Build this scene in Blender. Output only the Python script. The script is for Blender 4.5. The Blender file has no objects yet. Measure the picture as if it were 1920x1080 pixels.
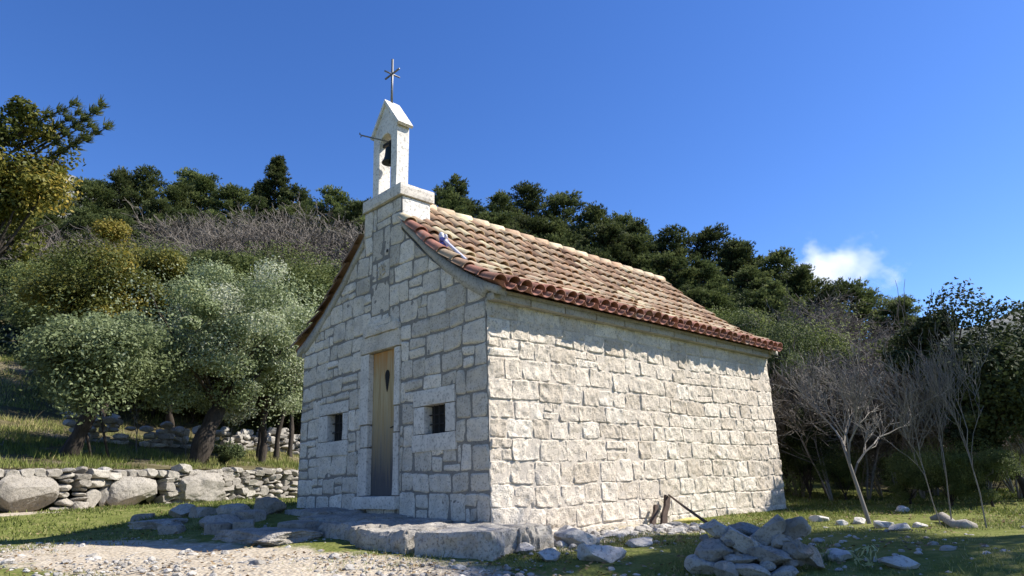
import bpy, bmesh, math, random
import numpy as np
from mathutils import Matrix, Vector

S = bpy.context.scene
COL = S.collection
rad = math.radians

# ------------------------------------------------------------------ camera
CAM = np.array([5.599, -5.051, 0.132])
YAW, PITCH, ROLL, FPX = 0.797, 0.279, -0.033, 1262.1
_cy, _sy, _cp, _sp = math.cos(YAW), math.sin(YAW), math.cos(PITCH), math.sin(PITCH)
FWD = np.array([-_sy * _cp, _cy * _cp, _sp])
_r = np.array([_cy, _sy, 0.0]); _u = np.cross(_r, FWD)
RIGHT = math.cos(ROLL) * _r + math.sin(ROLL) * _u
UP = -math.sin(ROLL) * _r + math.cos(ROLL) * _u
cam_data = bpy.data.cameras.new('camera')
cam_data.sensor_width = 36.0
cam_data.lens = FPX / 1920 * 36.0
cam_data.clip_start = 0.05
cam_data.clip_end = 20000
cam = bpy.data.objects.new('camera', cam_data)
COL.objects.link(cam)
cam.matrix_world = Matrix(((RIGHT[0], UP[0], -FWD[0], CAM[0]), (RIGHT[1], UP[1], -FWD[1], CAM[1]),
                           (RIGHT[2], UP[2], -FWD[2], CAM[2]), (0, 0, 0, 1)))
S.camera = cam

# ------------------------------------------------------------------ sky, sun, exposure
SUN_AZ, SUN_EL = rad(51), rad(44)          # azimuth counted from +x towards +y
SUNV = np.array([math.cos(SUN_EL) * math.cos(SUN_AZ), math.cos(SUN_EL) * math.sin(SUN_AZ), math.sin(SUN_EL)])
W = bpy.data.worlds.new('World'); S.world = W
W.use_nodes = True
nt = W.node_tree
bg = nt.nodes['Background']
sky = nt.nodes.new('ShaderNodeTexSky')
sky.sky_type = 'NISHITA'
sky.sun_disc = False
sky.sun_elevation = SUN_EL
sky.sun_rotation = rad(90) - SUN_AZ
sky.altitude = 900
sky.air_density = 1.0
sky.dust_density = 0.25
sky.ozone_density = 4.0
hsv = nt.nodes.new('ShaderNodeHueSaturation')
hsv.inputs['Saturation'].default_value = 1.22
hsv.inputs['Hue'].default_value = .513
nt.links.new(sky.outputs[0], hsv.inputs['Color'])
nt.links.new(hsv.outputs[0], bg.inputs[0])
bg.inputs[1].default_value = 0.10
ld = bpy.data.lights.new('sun', 'SUN')
ld.energy = 4.6
ld.angle = rad(0.53)
ld.color = (1.0, 0.93, 0.83)
sun = bpy.data.objects.new('sun', ld)
COL.objects.link(sun)
sun.rotation_euler = Vector(SUNV).to_track_quat('Z', 'Y').to_euler()
S.view_settings.view_transform = 'Standard'
S.view_settings.look = 'None'
S.view_settings.exposure = 1.06
S.view_settings.gamma = 1.0
S.view_settings.use_curve_mapping = False
S.cycles.max_bounces = 6
S.cycles.diffuse_bounces = 3
S.cycles.transmission_bounces = 3
S.cycles.volume_bounces = 3
S.cycles.use_adaptive_sampling = True

# ------------------------------------------------------------------ numeric helpers
def ray(px, py):
    return FWD + (px - 960) / FPX * RIGHT - (py - 540) / FPX * UP
def at(px, py, dist):
    """point on the sight line of a photo pixel at a horizontal distance"""
    v = ray(px, py); return CAM + v * dist / math.hypot(v[0], v[1])
def sstep(t):
    t = np.clip(t, 0, 1); return t * t * (3 - 2 * t)
def _hash(i, j, k, seed):
    h = (i * 374761393 + j * 668265263 + k * 2147483647 + seed * 974634777) & 0xFFFFFFFF
    h = ((h ^ (h >> 13)) * 1274126177) & 0xFFFFFFFF
    h = ((h ^ (h >> 16)) * 2246822519) & 0xFFFFFFFF
    return ((h ^ (h >> 15)) & 0xFFFFFF) / float(0xFFFFFF) * 2 - 1
def vnoise(P, seed=0):
    P = np.asarray(P, float)
    F = np.floor(P).astype(np.int64); f = P - F; f = f * f * (3 - 2 * f)
    out = 0
    for dx in (0, 1):
        wx = f[..., 0] if dx else 1 - f[..., 0]
        for dy in (0, 1):
            wy = f[..., 1] if dy else 1 - f[..., 1]
            for dz in (0, 1):
                wz = f[..., 2] if dz else 1 - f[..., 2]
                out = out + wx * wy * wz * _hash(F[..., 0] + dx, F[..., 1] + dy, F[..., 2] + dz, seed)
    return out
def fbm(P, octaves=3, seed=0):
    a, s, t = 1.0, 0.0, 0.0
    P = np.asarray(P, float)
    for o in range(octaves):
        s = s + a * vnoise(P * 2 ** o + 17.3 * o, seed + o); t += a; a *= .5
    return s / t
def P3(x, y, z=None):
    x = np.asarray(x, float); y = np.asarray(y, float)
    return np.stack([x, y, np.zeros_like(x) if z is None else np.asarray(z, float)], -1)

class MB:
    """collects vertices, faces and a per-vertex tint and links them as ONE mesh object"""
    def __init__(s): s.v, s.f, s.t, s.n = [], [], [], 0
    def add(s, v, faces, tint=0.5):
        v = np.asarray(v, float).reshape(-1, 3)
        s.v.append(v)
        s.t.append(np.broadcast_to(np.asarray(tint, float), (len(v),)).copy())
        if isinstance(faces, np.ndarray): faces = [faces]
        for fa in faces:
            fa = np.asarray(fa, np.int64)
            if fa.size: s.f.append(fa + s.n)
        s.n += len(v)
        return s
    def box(s, lo, hi, tint=0.5):
        x0, y0, z0 = lo; x1, y1, z1 = hi
        v = [(x0,y0,z0),(x1,y0,z0),(x1,y1,z0),(x0,y1,z0),(x0,y0,z1),(x1,y0,z1),(x1,y1,z1),(x0,y1,z1)]
        return s.add(v, np.array([(0,3,2,1),(4,5,6,7),(0,1,5,4),(1,2,6,5),(2,3,7,6),(3,0,4,7)]), tint)
    def tube(s, pts, radii, sides=8, tint=0.5, cap=True):
        pts = np.asarray(pts, float); n = len(pts)
        radii = np.broadcast_to(np.asarray(radii, float), (n,))
        T = np.gradient(pts, axis=0); T /= np.linalg.norm(T, axis=1)[:, None] + 1e-9
        ref = np.array([0, 0, 1.0]) if abs(T[0][2]) < .9 else np.array([1.0, 0, 0])
        A = np.cross(T, ref); A /= np.linalg.norm(A, axis=1)[:, None] + 1e-9
        B = np.cross(T, A)
        an = np.arange(sides) / sides * 2 * np.pi
        ring = pts[:, None] + radii[:, None, None] * (np.cos(an)[None, :, None] * A[:, None] + np.sin(an)[None, :, None] * B[:, None])
        q = []
        for i in range(n - 1):
            for k in range(sides):
                k2 = (k + 1) % sides
                q.append((i*sides+k, i*sides+k2, (i+1)*sides+k2, (i+1)*sides+k))
        fs = [np.array(q)]
        if cap: fs += [np.array([list(range(sides))[::-1]]), np.array([[(n-1)*sides+k for k in range(sides)]])]
        return s.add(ring.reshape(-1, 3), fs, tint)
    def segs(s, p0, p1, r0, r1, sides=3, tint=0.5):
        """many separate tapered twigs at once"""
        p0 = np.asarray(p0, float); p1 = np.asarray(p1, float)
        d = p1 - p0; d = d / (np.linalg.norm(d, axis=1)[:, None] + 1e-9)
        ref = np.where(np.abs(d[:, 2:3]) < .9, np.array([[0, 0, 1.0]]), np.array([[1.0, 0, 0]]))
        a = np.cross(d, ref); a /= np.linalg.norm(a, axis=1)[:, None] + 1e-9
        b = np.cross(d, a)
        an = np.arange(sides) / sides * 2 * np.pi
        off = np.cos(an)[None, :, None] * a[:, None] + np.sin(an)[None, :, None] * b[:, None]
        r0 = np.asarray(r0, float); r1 = np.asarray(r1, float)
        v = np.concatenate([p0[:, None] + off * r0[:, None, None], p1[:, None] + off * r1[:, None, None]], 1)
        base = np.arange(len(p0))[:, None, None] * 2 * sides
        k = np.arange(sides); k2 = (k + 1) % sides
        q = np.stack([k, k2, k2 + sides, k + sides], -1)[None] + base
        return s.add(v.reshape(-1, 3), q.reshape(-1, 4), tint)
    def mesh(s, name, mat, smooth=False):
        me = bpy.data.meshes.new(name)
        v = np.concatenate(s.v); me.vertices.add(len(v)); me.vertices.foreach_set('co', v.ravel())
        idx, st, tot, p = [], [], [], 0
        for fa in s.f:
            k = fa.shape[1]
            idx.append(fa.ravel()); st.append(p + np.arange(len(fa)) * k); tot.append(np.full(len(fa), k)); p += fa.size
        idx = np.concatenate(idx); st = np.concatenate(st); tot = np.concatenate(tot)
        me.loops.add(len(idx)); me.loops.foreach_set('vertex_index', idx.astype(np.int32))
        me.polygons.add(len(st)); me.polygons.foreach_set('loop_start', st.astype(np.int32))
        me.polygons.foreach_set('loop_total', tot.astype(np.int32))
        me.polygons.foreach_set('use_smooth', np.full(len(st), bool(smooth)))
        me.update(calc_edges=True)
        at_ = me.attributes.new('tint', 'FLOAT', 'POINT')
        at_.data.foreach_set('value', np.concatenate(s.t).astype(np.float32))
        me.materials.append(mat)
        me.validate()
        return me
    def build(s, name, mat, parent=None, smooth=False, loc=None, label=None):
        o = bpy.data.objects.new(name, s.mesh(name, mat, smooth))
        COL.objects.link(o)
        if parent is not None: o.parent = parent
        if loc is not None: o.location = loc
        if label: o['label'] = label
        return o

def tag(o, label=None, cat=None, group=None, kind=None):
    if label: o['label'] = label
    if cat: o['category'] = cat
    if group: o['group'] = group
    if kind: o['kind'] = kind
    return o
def empty(name, label, cat, loc=(0, 0, 0), rz=0.0, group=None):
    o = bpy.data.objects.new(name, None); COL.objects.link(o)
    o.location = loc; o.rotation_euler = (0, 0, rz); o.empty_display_size = .2
    return tag(o, label, cat, group)
def copy_tree(o, parent=None):
    c = o.copy(); COL.objects.link(c)
    if parent is not None: c.parent = parent
    for ch in list(o.children): copy_tree(ch, c)
    return c

# ------------------------------------------------------------------ materials
def new_mat(name):
    m = bpy.data.materials.new(name); m.use_nodes = True
    n = m.node_tree; b = n.nodes['Principled BSDF']
    b.inputs['Roughness'].default_value = .9
    b.inputs['Specular IOR Level'].default_value = .25
    return m, n, b
def N(n, t, **kw):
    x = n.nodes.new(t)
    for k, v in kw.items(): setattr(x, k, v)
    return x
def noise(n, scale, detail=4, rough=.55, vec=None):
    x = N(n, 'ShaderNodeTexNoise')
    x.inputs['Scale'].default_value = scale; x.inputs['Detail'].default_value = detail; x.inputs['Roughness'].default_value = rough
    if vec is not None: n.links.new(vec, x.inputs['Vector'])
    return x.outputs['Fac']
def ramp(n, fac, stops, interp='LINEAR'):
    x = N(n, 'ShaderNodeValToRGB'); cr = x.color_ramp; cr.interpolation = interp
    while len(cr.elements) < len(stops): cr.elements.new(.5)
    for e, (p, c) in zip(cr.elements, stops):
        e.position = p; e.color = (c[0], c[1], c[2], 1) if hasattr(c, '__len__') else (c, c, c, 1)
    n.links.new(fac, x.inputs[0]); return x.outputs[0]
def mix(n, fac, a, b, mode='MIX'):
    x = N(n, 'ShaderNodeMix', data_type='RGBA', blend_type=mode)
    for sock, val in ((x.inputs[0], fac), (x.inputs[6], a), (x.inputs[7], b)):
        if hasattr(val, 'links') or hasattr(val, 'is_linked'): n.links.new(val, sock)
        elif hasattr(val, '__len__'): sock.default_value = (val[0], val[1], val[2], 1)
        else: sock.default_value = val
    return x.outputs[2]
def attr(n, name='tint'):
    return N(n, 'ShaderNodeAttribute', attribute_name=name).outputs['Fac']
def geo_pos(n):
    return N(n, 'ShaderNodeNewGeometry').outputs['Position']
def obj_pos(n):
    return N(n, 'ShaderNodeTexCoord').outputs['Object']
def bump(n, b, h, strength=.5, dist=.02):
    x = N(n, 'ShaderNodeBump'); x.inputs['Strength'].default_value = strength; x.inputs['Distance'].default_value = dist
    n.links.new(h, x.inputs['Height']); n.links.new(x.outputs[0], b.inputs['Normal'])

def stone_mat(name, lo, mid, hi, stain=(.1, .1, .09), stain_amt=.5, scale=9, bs=.6, bd=.012):
    m, n, b = new_mat(name); p = geo_pos(n)
    base = ramp(n, attr(n), [(0, lo), (.5, mid), (1, hi)])
    v = ramp(n, noise(n, scale, 6, .65, p), [(.25, .72), (.5, .98), (.8, 1.12)])
    c = mix(n, 1, base, v, 'MULTIPLY')
    pit = ramp(n, noise(n, scale * 5, 3, .6, p), [(.36, .45), (.47, 1)])
    c = mix(n, .75, c, pit, 'MULTIPLY')
    st = ramp(n, noise(n, 1.6, 7, .7, p), [(.5, 0), (.72, 1)])
    sm = N(n, 'ShaderNodeMath', operation='MULTIPLY'); n.links.new(st, sm.inputs[0]); sm.inputs[1].default_value = stain_amt
    c = mix(n, sm.outputs[0], c, stain)
    n.links.new(c, b.inputs['Base Color'])
    h = mix(n, .5, noise(n, scale * 2.2, 8, .7, p), noise(n, scale * 9, 4, .6, p))
    bump(n, b, h, bs, bd)
    return m
M = {}
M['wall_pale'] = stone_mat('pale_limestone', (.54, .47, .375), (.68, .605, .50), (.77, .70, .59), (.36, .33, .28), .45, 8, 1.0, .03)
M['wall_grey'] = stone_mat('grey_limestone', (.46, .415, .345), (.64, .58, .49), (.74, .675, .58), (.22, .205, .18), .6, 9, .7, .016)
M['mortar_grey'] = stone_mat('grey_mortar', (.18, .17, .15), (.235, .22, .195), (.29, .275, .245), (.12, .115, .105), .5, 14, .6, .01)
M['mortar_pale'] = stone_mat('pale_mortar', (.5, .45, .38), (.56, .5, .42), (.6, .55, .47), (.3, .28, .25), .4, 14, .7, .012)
M['dressed'] = stone_mat('dressed_stone', (.52, .485, .43), (.62, .58, .515), (.68, .64, .57), (.28, .27, .26), .4, 6, .25, .006)
M['plaster'] = stone_mat('white_plaster', (.60, .58, .54), (.68, .66, .615), (.73, .71, .66), (.3, .28, .24), .6, 5, .2, .006)
M['cement'] = stone_mat('grey_cement', (.33, .315, .28), (.4, .38, .34), (.46, .44, .395), (.2, .2, .19), .5, 8, .4, .01)
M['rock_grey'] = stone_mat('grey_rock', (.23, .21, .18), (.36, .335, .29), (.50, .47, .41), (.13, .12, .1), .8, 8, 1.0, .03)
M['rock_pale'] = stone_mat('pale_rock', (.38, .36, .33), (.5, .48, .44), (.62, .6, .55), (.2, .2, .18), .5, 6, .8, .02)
M['rubble'] = stone_mat('rubble_rock', (.3, .28, .25), (.42, .4, .36), (.55, .52, .47), (.17, .16, .14), .5, 7, .8, .02)

def simple_mat(name, col, rough=.7, metal=0, var=.25, scale=20, bs=.15):
    m, n, b = new_mat(name); p = obj_pos(n)
    f = noise(n, scale, 5, .6, p)
    c = ramp(n, f, [(.25, tuple(x * (1 - var) for x in col)), (.75, tuple(min(1, x * (1 + var)) for x in col))])
    n.links.new(c, b.inputs['Base Color']); b.inputs['Roughness'].default_value = rough; b.inputs['Metallic'].default_value = metal
    bump(n, b, f, bs, .004)
    return m
M['iron'] = simple_mat('dark_iron', (.03, .028, .027), .6, .4)
M['galv'] = simple_mat('weathered_metal', (.2, .2, .2), .5, .6)
M['bronze'] = simple_mat('dark_bronze', (.03, .038, .03), .45, .6)
M['dark'] = simple_mat('dark_interior', (.02, .02, .02), .95)
M['stake'] = simple_mat('dark_weathered_wood', (.06, .042, .033), .9, 0, .4, 14, .6)
M['blue'] = simple_mat('faded_blue_plastic', (.13, .14, .42), .5, 0, .3)
M['white'] = simple_mat('white_plastic', (.62, .61, .66), .5, 0, .15)
M['yellow'] = simple_mat('yellow_straw', (.5, .42, .14), .8)
M['red'] = simple_mat('faded_red_plastic', (.45, .08, .06), .6)

# roof tiles: colour by tint (0..0.8 old tile hues, >0.85 newer red edge tiles)
def tile_mat():
    m, n, b = new_mat('clay_tile'); p = geo_pos(n)
    base = ramp(n, attr(n), [(0, (.15, .085, .055)), (.18, (.26, .165, .108)), (.36, (.40, .26, .17)), (.52, (.37, .28, .19)), (.66, (.48, .38, .265)), (.8, (.56, .5, .33)), (.86, (.22, .11, .08)), (1, (.36, .165, .125))])
    v = ramp(n, noise(n, 7, 6, .7, p), [(.25, .55), (.5, .95), (.75, 1.2)])
    c = mix(n, 1, base, v, 'MULTIPLY')
    li = ramp(n, noise(n, 3.3, 8, .75, p), [(.55, 0), (.68, .7)])
    c = mix(n, li, c, (.36, .33, .26))
    dk = ramp(n, noise(n, 11, 6, .7, p), [(.6, 0), (.75, .6)])
    c = mix(n, dk, c, (.09, .07, .055))
    n.links.new(c, b.inputs['Base Color'])
    bump(n, b, noise(n, 40, 6, .7, p), .4, .006)
    return m
M['tile'] = tile_mat()

def door_mat():
    m, n, b = new_mat('weathered_door'); p = geo_pos(n)
    mp = N(n, 'ShaderNodeMapping'); n.links.new(p, mp.inputs[0]); mp.inputs['Scale'].default_value = (22, 22, 1.3)
    streak = noise(n, 1.0, 6, .65, mp.outputs[0])
    base = ramp(n, streak, [(.3, (.25, .165, .07)), (.5, (.40, .305, .16)), (.7, (.47, .385, .235))])
    sp = N(n, 'ShaderNodeSeparateXYZ'); n.links.new(p, sp.inputs[0])
    z = N(n, 'ShaderNodeMath', operation='MULTIPLY_ADD'); n.links.new(streak, z.inputs[0]); z.inputs[1].default_value = -1.5; n.links.new(sp.outputs[2], z.inputs[2])
    # bare, weathered wood low on the leaf, orange varnish left at the top
    f = ramp(n, z.outputs[0], [(0, 1), (.12, .0)])
    mr = N(n, 'ShaderNodeMapRange'); n.links.new(z.outputs[0], mr.inputs[0]); mr.inputs[1].default_value = -.6; mr.inputs[2].default_value = .35; mr.inputs[3].default_value = 1; mr.inputs[4].default_value = 0
    c = mix(n, mr.outputs[0], base, (.075, .075, .08))
    mr2 = N(n, 'ShaderNodeMapRange'); n.links.new(z.outputs[0], mr2.inputs[0]); mr2.inputs[1].default_value = .75; mr2.inputs[2].default_value = 1.25
    c = mix(n, mr2.outputs[0], c, (.42, .21, .07))
    n.links.new(c, b.inputs['Base Color']); b.inputs['Roughness'].default_value = .7
    bump(n, b, streak, .4, .006)
    return m
M['door'] = door_mat()

def bark_mat(name, a, c2):
    m, n, b = new_mat(name); p = obj_pos(n)
    mp = N(n, 'ShaderNodeMapping'); n.links.new(p, mp.inputs[0]); mp.inputs['Scale'].default_value = (1, 1, .25)
    f = noise(n, 18, 6, .7, mp.outputs[0])
    n.links.new(ramp(n, f, [(.3, a), (.7, c2)]), b.inputs['Base Color']); bump(n, b, f, .7, .03)
    return m
M['bark_dark'] = bark_mat('dark_bark', (.022, .018, .014), (.07, .058, .047))
M['bark_grey'] = bark_mat('grey_bark', (.14, .125, .11), (.27, .245, .215))
M['bark_pale'] = bark_mat('pale_bark', (.2, .18, .155), (.38, .355, .31))
M['twig_pale_bark'] = M['bark_pale']

def leaf_mat(name, stops, transl=.3, rough=.65, var=.35, vs=.9):
    m, n, b = new_mat(name)
    base = ramp(n, attr(n), stops)
    oi = N(n, 'ShaderNodeObjectInfo').outputs['Random']
    v = ramp(n, oi, [(0, 1 - var), (1, 1 + var)])
    c = mix(n, 1, base, v, 'MULTIPLY')
    n.links.new(c, b.inputs['Base Color']); b.inputs['Roughness'].default_value = rough
    tr = N(n, 'ShaderNodeBsdfTranslucent'); n.links.new(c, tr.inputs[0])
    ms = N(n, 'ShaderNodeMixShader'); ms.inputs[0].default_value = transl
    n.links.new(b.outputs[0], ms.inputs[1]); n.links.new(tr.outputs[0], ms.inputs[2])
    n.links.new(ms.outputs[0], n.nodes['Material Output'].inputs[0])
    return m
M['pine'] = leaf_mat('pine_needles', [(0, (.03, .045, .016)), (.5, (.082, .108, .037)), (1, (.17, .195, .07))], .35)
M['pine_light'] = leaf_mat('light_pine_needles', [(0, (.045, .068, .02)), (.5, (.108, .14, .044)), (1, (.2, .23, .085))], .35)
M['olive'] = leaf_mat('silvery_leaves', [(0, (.08, .105, .045)), (.5, (.19, .235, .105)), (.8, (.34, .39, .23)), (1, (.48, .5, .38))], .4, .6, .1)
M['oak'] = leaf_mat('dark_evergreen_leaves', [(0, (.022, .034, .013)), (.5, (.052, .072, .027)), (1, (.115, .145, .055))], .25, .8, .25)
M['shrub'] = leaf_mat('green_shrub_leaves', [(0, (.045, .065, .018)), (.5, (.095, .125, .035)), (1, (.18, .205, .07))], .35, .7, .25)
M['yellow_leaf'] = leaf_mat('yellowing_leaves', [(0, (.06, .075, .015)), (.45, (.13, .14, .03)), (.8, (.26, .22, .04)), (1, (.36, .26, .05))], .35, .6, .1)
M['twig'] = leaf_mat('grey_twigs', [(0, (.075, .066, .057)), (.5, (.14, .124, .107)), (1, (.22, .2, .172))], 0, .9, .22)
M['twig_pale'] = leaf_mat('pale_twigs', [(0, (.10, .09, .077)), (.5, (.17, .155, .135)), (1, (.26, .24, .21))], 0, .9, .15)
M['grass'] = leaf_mat('grass_blades', [(0, (.06, .085, .018)), (.5, (.15, .185, .04)), (.8, (.25, .27, .08)), (1, (.42, .36, .18))], .3, .7, 0)
M['dry'] = leaf_mat('dry_stalks', [(0, (.2, .16, .08)), (.5, (.34, .28, .16)), (1, (.48, .42, .27))], .3, .8, 0)

def ground_mat():
    m, n, b = new_mat('ground_soil'); p = geo_pos(n)
    g = attr(n)
    w = N(n, 'ShaderNodeMath', operation='MULTIPLY_ADD'); n.links.new(noise(n, 2.2, 8, .7, p), w.inputs[0]); w.inputs[1].default_value = 1.4; w.inputs[2].default_value = -.7
    s = N(n, 'ShaderNodeMath', operation='ADD'); n.links.new(g, s.inputs[0]); n.links.new(w.outputs[0], s.inputs[1])
    f = ramp(n, s.outputs[0], [(.35, 0), (.62, 1)])
    grass = ramp(n, noise(n, 5, 8, .75, p), [(.25, (.06, .07, .02)), (.5, (.13, .15, .04)), (.75, (.24, .21, .1))])
    soil = ramp(n, noise(n, 9, 9, .75, p), [(.25, (.24, .19, .13)), (.5, (.43, .375, .29)), (.75, (.56, .51, .42))])
    peb = N(n, 'ShaderNodeTexVoronoi'); peb.inputs['Scale'].default_value = 28; n.links.new(p, peb.inputs['Vector'])
    soil = mix(n, .35, soil, ramp(n, peb.outputs['Distance'], [(.1, .75), (.5, .35)]), 'OVERLAY')
    n.links.new(mix(n, f, soil, grass), b.inputs['Base Color'])
    b.inputs['Roughness'].default_value = 1; b.inputs['Specular IOR Level'].default_value = .05
    bump(n, b, mix(n, .5, noise(n, 14, 9, .75, p), peb.outputs['Distance']), .8, .03)
    return m
M['ground'] = ground_mat()
def hill_mat():
    m, n, b = new_mat('hillside_soil'); p = geo_pos(n)
    f = noise(n, .6, 8, .7, p)
    c = ramp(n, f, [(.3, (.06, .055, .03)), (.5, (.13, .115, .06)), (.6, (.2, .175, .11)), (.75, (.34, .31, .26))])
    n.links.new(c, b.inputs['Base Color']); b.inputs['Roughness'].default_value = 1; b.inputs['Specular IOR Level'].default_value = .05
    bump(n, b, noise(n, 4, 9, .75, p), 1, .12)
    return m
M['hill'] = hill_mat()
def mountain_mat():
    m, n, b = new_mat('mountain_slopes'); p = geo_pos(n)
    f = noise(n, .006, 10, .7, p)
    n.links.new(ramp(n, f, [(.35, (.05, .06, .045)), (.5, (.12, .13, .11)), (.6, (.3, .29, .27))]), b.inputs['Base Color'])
    b.inputs['Roughness'].default_value = 1
    return m
M['mountain'] = mountain_mat()

# ------------------------------------------------------------------ terrain
def gz(x, y):
    x = np.asarray(x, float); y = np.asarray(y, float)
    r = np.hypot(x - CAM[0], y - CAM[1])
    z = -.50 + .37 * sstep((.9 - x) / 5.6) * (.3 + .7 * np.maximum(sstep((y + 2.6) / 2.2), sstep((-6 - x) / 3)))
    z = z - .11 * np.clip(6.4 - r, 0, 4.2)
    z = z + .10 * sstep((y - 6) / 10) * sstep((x + 1) / 3)
    return z
def wall_line(t):                       # the dry stone wall at the left, t in metres
    a = np.array([-9.2, -3.4]); b = np.array([-12.9, 5.0]); d = (b - a) / np.linalg.norm(b - a)
    return a + d * t, d
_WA, _WD = wall_line(0)
_WN = np.array([-_WD[1], _WD[0]])       # pointing away from the chapel
if _WN[0] > 0: _WN = -_WN
# ridge: photo skyline (px, py of tree tops) -> elevation, less the trees
SKY = [(-300, 330), (0, 335), (130, 340), (300, 335), (520, 345), (680, 365), (850, 350), (985, 350), (1100, 390), (1250, 435), (1400, 470), (1500, 520), (1600, 560), (1700, 612), (1800, 640), (1920, 655), (2300, 660)]
_sa, _se = [], []
for px_, py_ in SKY:
    v_ = ray(px_, py_); _sa.append(math.degrees(math.atan2(-v_[0], v_[1]))); _se.append(v_[2] / math.hypot(v_[0], v_[1]))
_o = np.argsort(_sa); _sa = np.array(_sa)[_o]; _se = np.array(_se)[_o]
RR = 72.0
def ridge_z(A):
    return np.interp(A, _sa, _se) * RR - 6.5
def hz(x, y):
    """hillside height"""
    x = np.asarray(x, float); y = np.asarray(y, float)
    dx, dy = x - CAM[0], y - CAM[1]
    r = np.hypot(dx, dy); A = np.degrees(np.arctan2(-dx, dy))
    A = np.where(A < -90, A + 360, A)
    left = sstep((A - 58) / 6)
    # distance behind the wall on the left, radial distance elsewhere
    k = (x - _WA[0]) * _WN[0] + (y - _WA[1]) * _WN[1]
    kk = np.clip(k, 0, 13); lowL = .60 + .14 * kk + .01 * kk * kk
    lowR = -.75 + .06 * np.clip(r - 15, 0, 12)
    low = lowL * left + lowR * (1 - left)
    t = np.clip((r - 27) / (RR - 27), 0, 1)
    zr = ridge_z(A)
    z = low + (zr - low) * (t ** 1.15)
    back = np.clip((r - RR) / 260, 0, 1)
    z = z * (1 - sstep(back)) - 6 * sstep(back)
    z = z + .4 * fbm(P3(x * .12, y * .12), 3, 4) * np.clip((r - 22) / 14, 0, 1)
    return z
def terrain(x, y):
    dx, dy = x - CAM[0], y - CAM[1]
    A = math.degrees(math.atan2(-dx, dy)); r = math.hypot(dx, dy)
    k = (x - _WA[0]) * _WN[0] + (y - _WA[1]) * _WN[1]
    if A > 60: return float(hz(x, y)) if k > 0.15 else float(gz(x, y))
    return max(float(hz(x, y)), float(gz(x, y)))

def seg_dist(x, y, a, b):
    ax, ay = a; bx, by = b
    t = np.clip(((x - ax) * (bx - ax) + (y - ay) * (by - ay)) / ((bx - ax) ** 2 + (by - ay) ** 2), 0, 1)
    return np.hypot(x - ax - t * (bx - ax), y - ay - t * (by - ay))
def grass_w(x, y):
    """1 = grass grows, 0 = bare trodden gravel"""
    x = np.asarray(x, float); y = np.asarray(y, float)
    g = np.full(x.shape, .82)
    d = seg_dist(x, y, (-3.2, -3.3), (1.3, -1.95))
    g = np.minimum(g, .12 + .75 * sstep((d - .45) / .9))
    d2 = seg_dist(x, y, (1.3, -1.95), (3.3, -1.6))
    g = np.minimum(g, .3 + .6 * sstep((d2 - .15) / .5))
    d3 = seg_dist(x, y, (.5, .2), (.6, 2.6))                    # rubble at the wall foot
    g = np.minimum(g, .2 + .7 * sstep((d3 - .35) / .5))
    d4 = seg_dist(x, y, (-8.9, -3.6), (-10.2, -1.2))
    g = np.minimum(g, .2 + .7 * sstep((d4 - .5) / .7))
    return g

def ground_sheet():
    na = 300
    rs = np.concatenate([np.linspace(.4, 30, 190), np.geomspace(31, 6000, 45)])
    an = np.linspace(0, 2 * np.pi, na, endpoint=False)
    R, A = np.meshgrid(rs, an, indexing='ij')
    x = CAM[0] + R * np.cos(A); y = CAM[1] + R * np.sin(A)
    z = gz(x, y)
    near = np.clip(1 - (R - 25) / 20, 0, 1)
    z = z + near * (.035 * fbm(P3(x * .9, y * .9), 3, 1) + .012 * fbm(P3(x * 5, y * 5), 2, 2) * np.clip(R / 3, 0, 1))
    z = np.where(R > 40, np.minimum(z, -.2 - (R - 40) * .0015), z)
    v = np.stack([x, y, z], -1).reshape(-1, 3)
    i = np.arange(len(rs) - 1)[:, None]; j = np.arange(na)[None]; j2 = (j + 1) % na
    q = np.stack([i * na + j, (i + 1) * na + j, (i + 1) * na + j2, i * na + j2], -1).reshape(-1, 4)
    mb = MB().add(v, q, grass_w(x, y).ravel())
    c = len(v)
    mb.add(np.vstack([v[:na], [[CAM[0], CAM[1], gz(CAM[0], CAM[1])]]]), np.stack([np.arange(na), (np.arange(na) + 1) % na, np.full(na, na)], -1), .3)
    tag(mb.build('ground', M['ground'], smooth=True), kind='structure')
ground_sheet()

def hillside():
    Ad = np.linspace(-35, 125, 260)
    ts = np.concatenate([np.linspace(0, 1, 110) ** 1.4, 1 + np.geomspace(.02, 4.5, 30)])
    V = []
    for a in Ad:
        ar = math.radians(a); d = np.array([-math.sin(ar), math.cos(ar)])
        if a > 59:
            den = d @ _WN
            r0 = ((_WA - CAM[:2]) @ _WN) / den + .14 / den if den > .05 else 60
            r0 = min(max(r0, 10), 60)
        else: r0 = 16
        r = r0 + (RR - r0) * ts
        V.append(np.stack([CAM[0] + d[0] * r, CAM[1] + d[1] * r], -1))
    V = np.array(V); x, y = V[..., 0], V[..., 1]
    z = hz(x, y)
    rr = np.hypot(x - CAM[0], y - CAM[1])
    z = z + np.clip((rr - 18) / 10, 0.15, 1) * .12 * fbm(P3(x * .7, y * .7), 3, 9)
    n, k = x.shape
    i = np.arange(n - 1)[:, None]; j = np.arange(k - 1)[None]
    q = np.stack([i * k + j, i * k + j + 1, (i + 1) * k + j + 1, (i + 1) * k + j], -1).reshape(-1, 4)[:, ::-1]
    tag(MB().add(np.stack([x, y, z], -1).reshape(-1, 3), q).build('hillside', M['hill'], smooth=True), kind='structure')
hillside()

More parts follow.
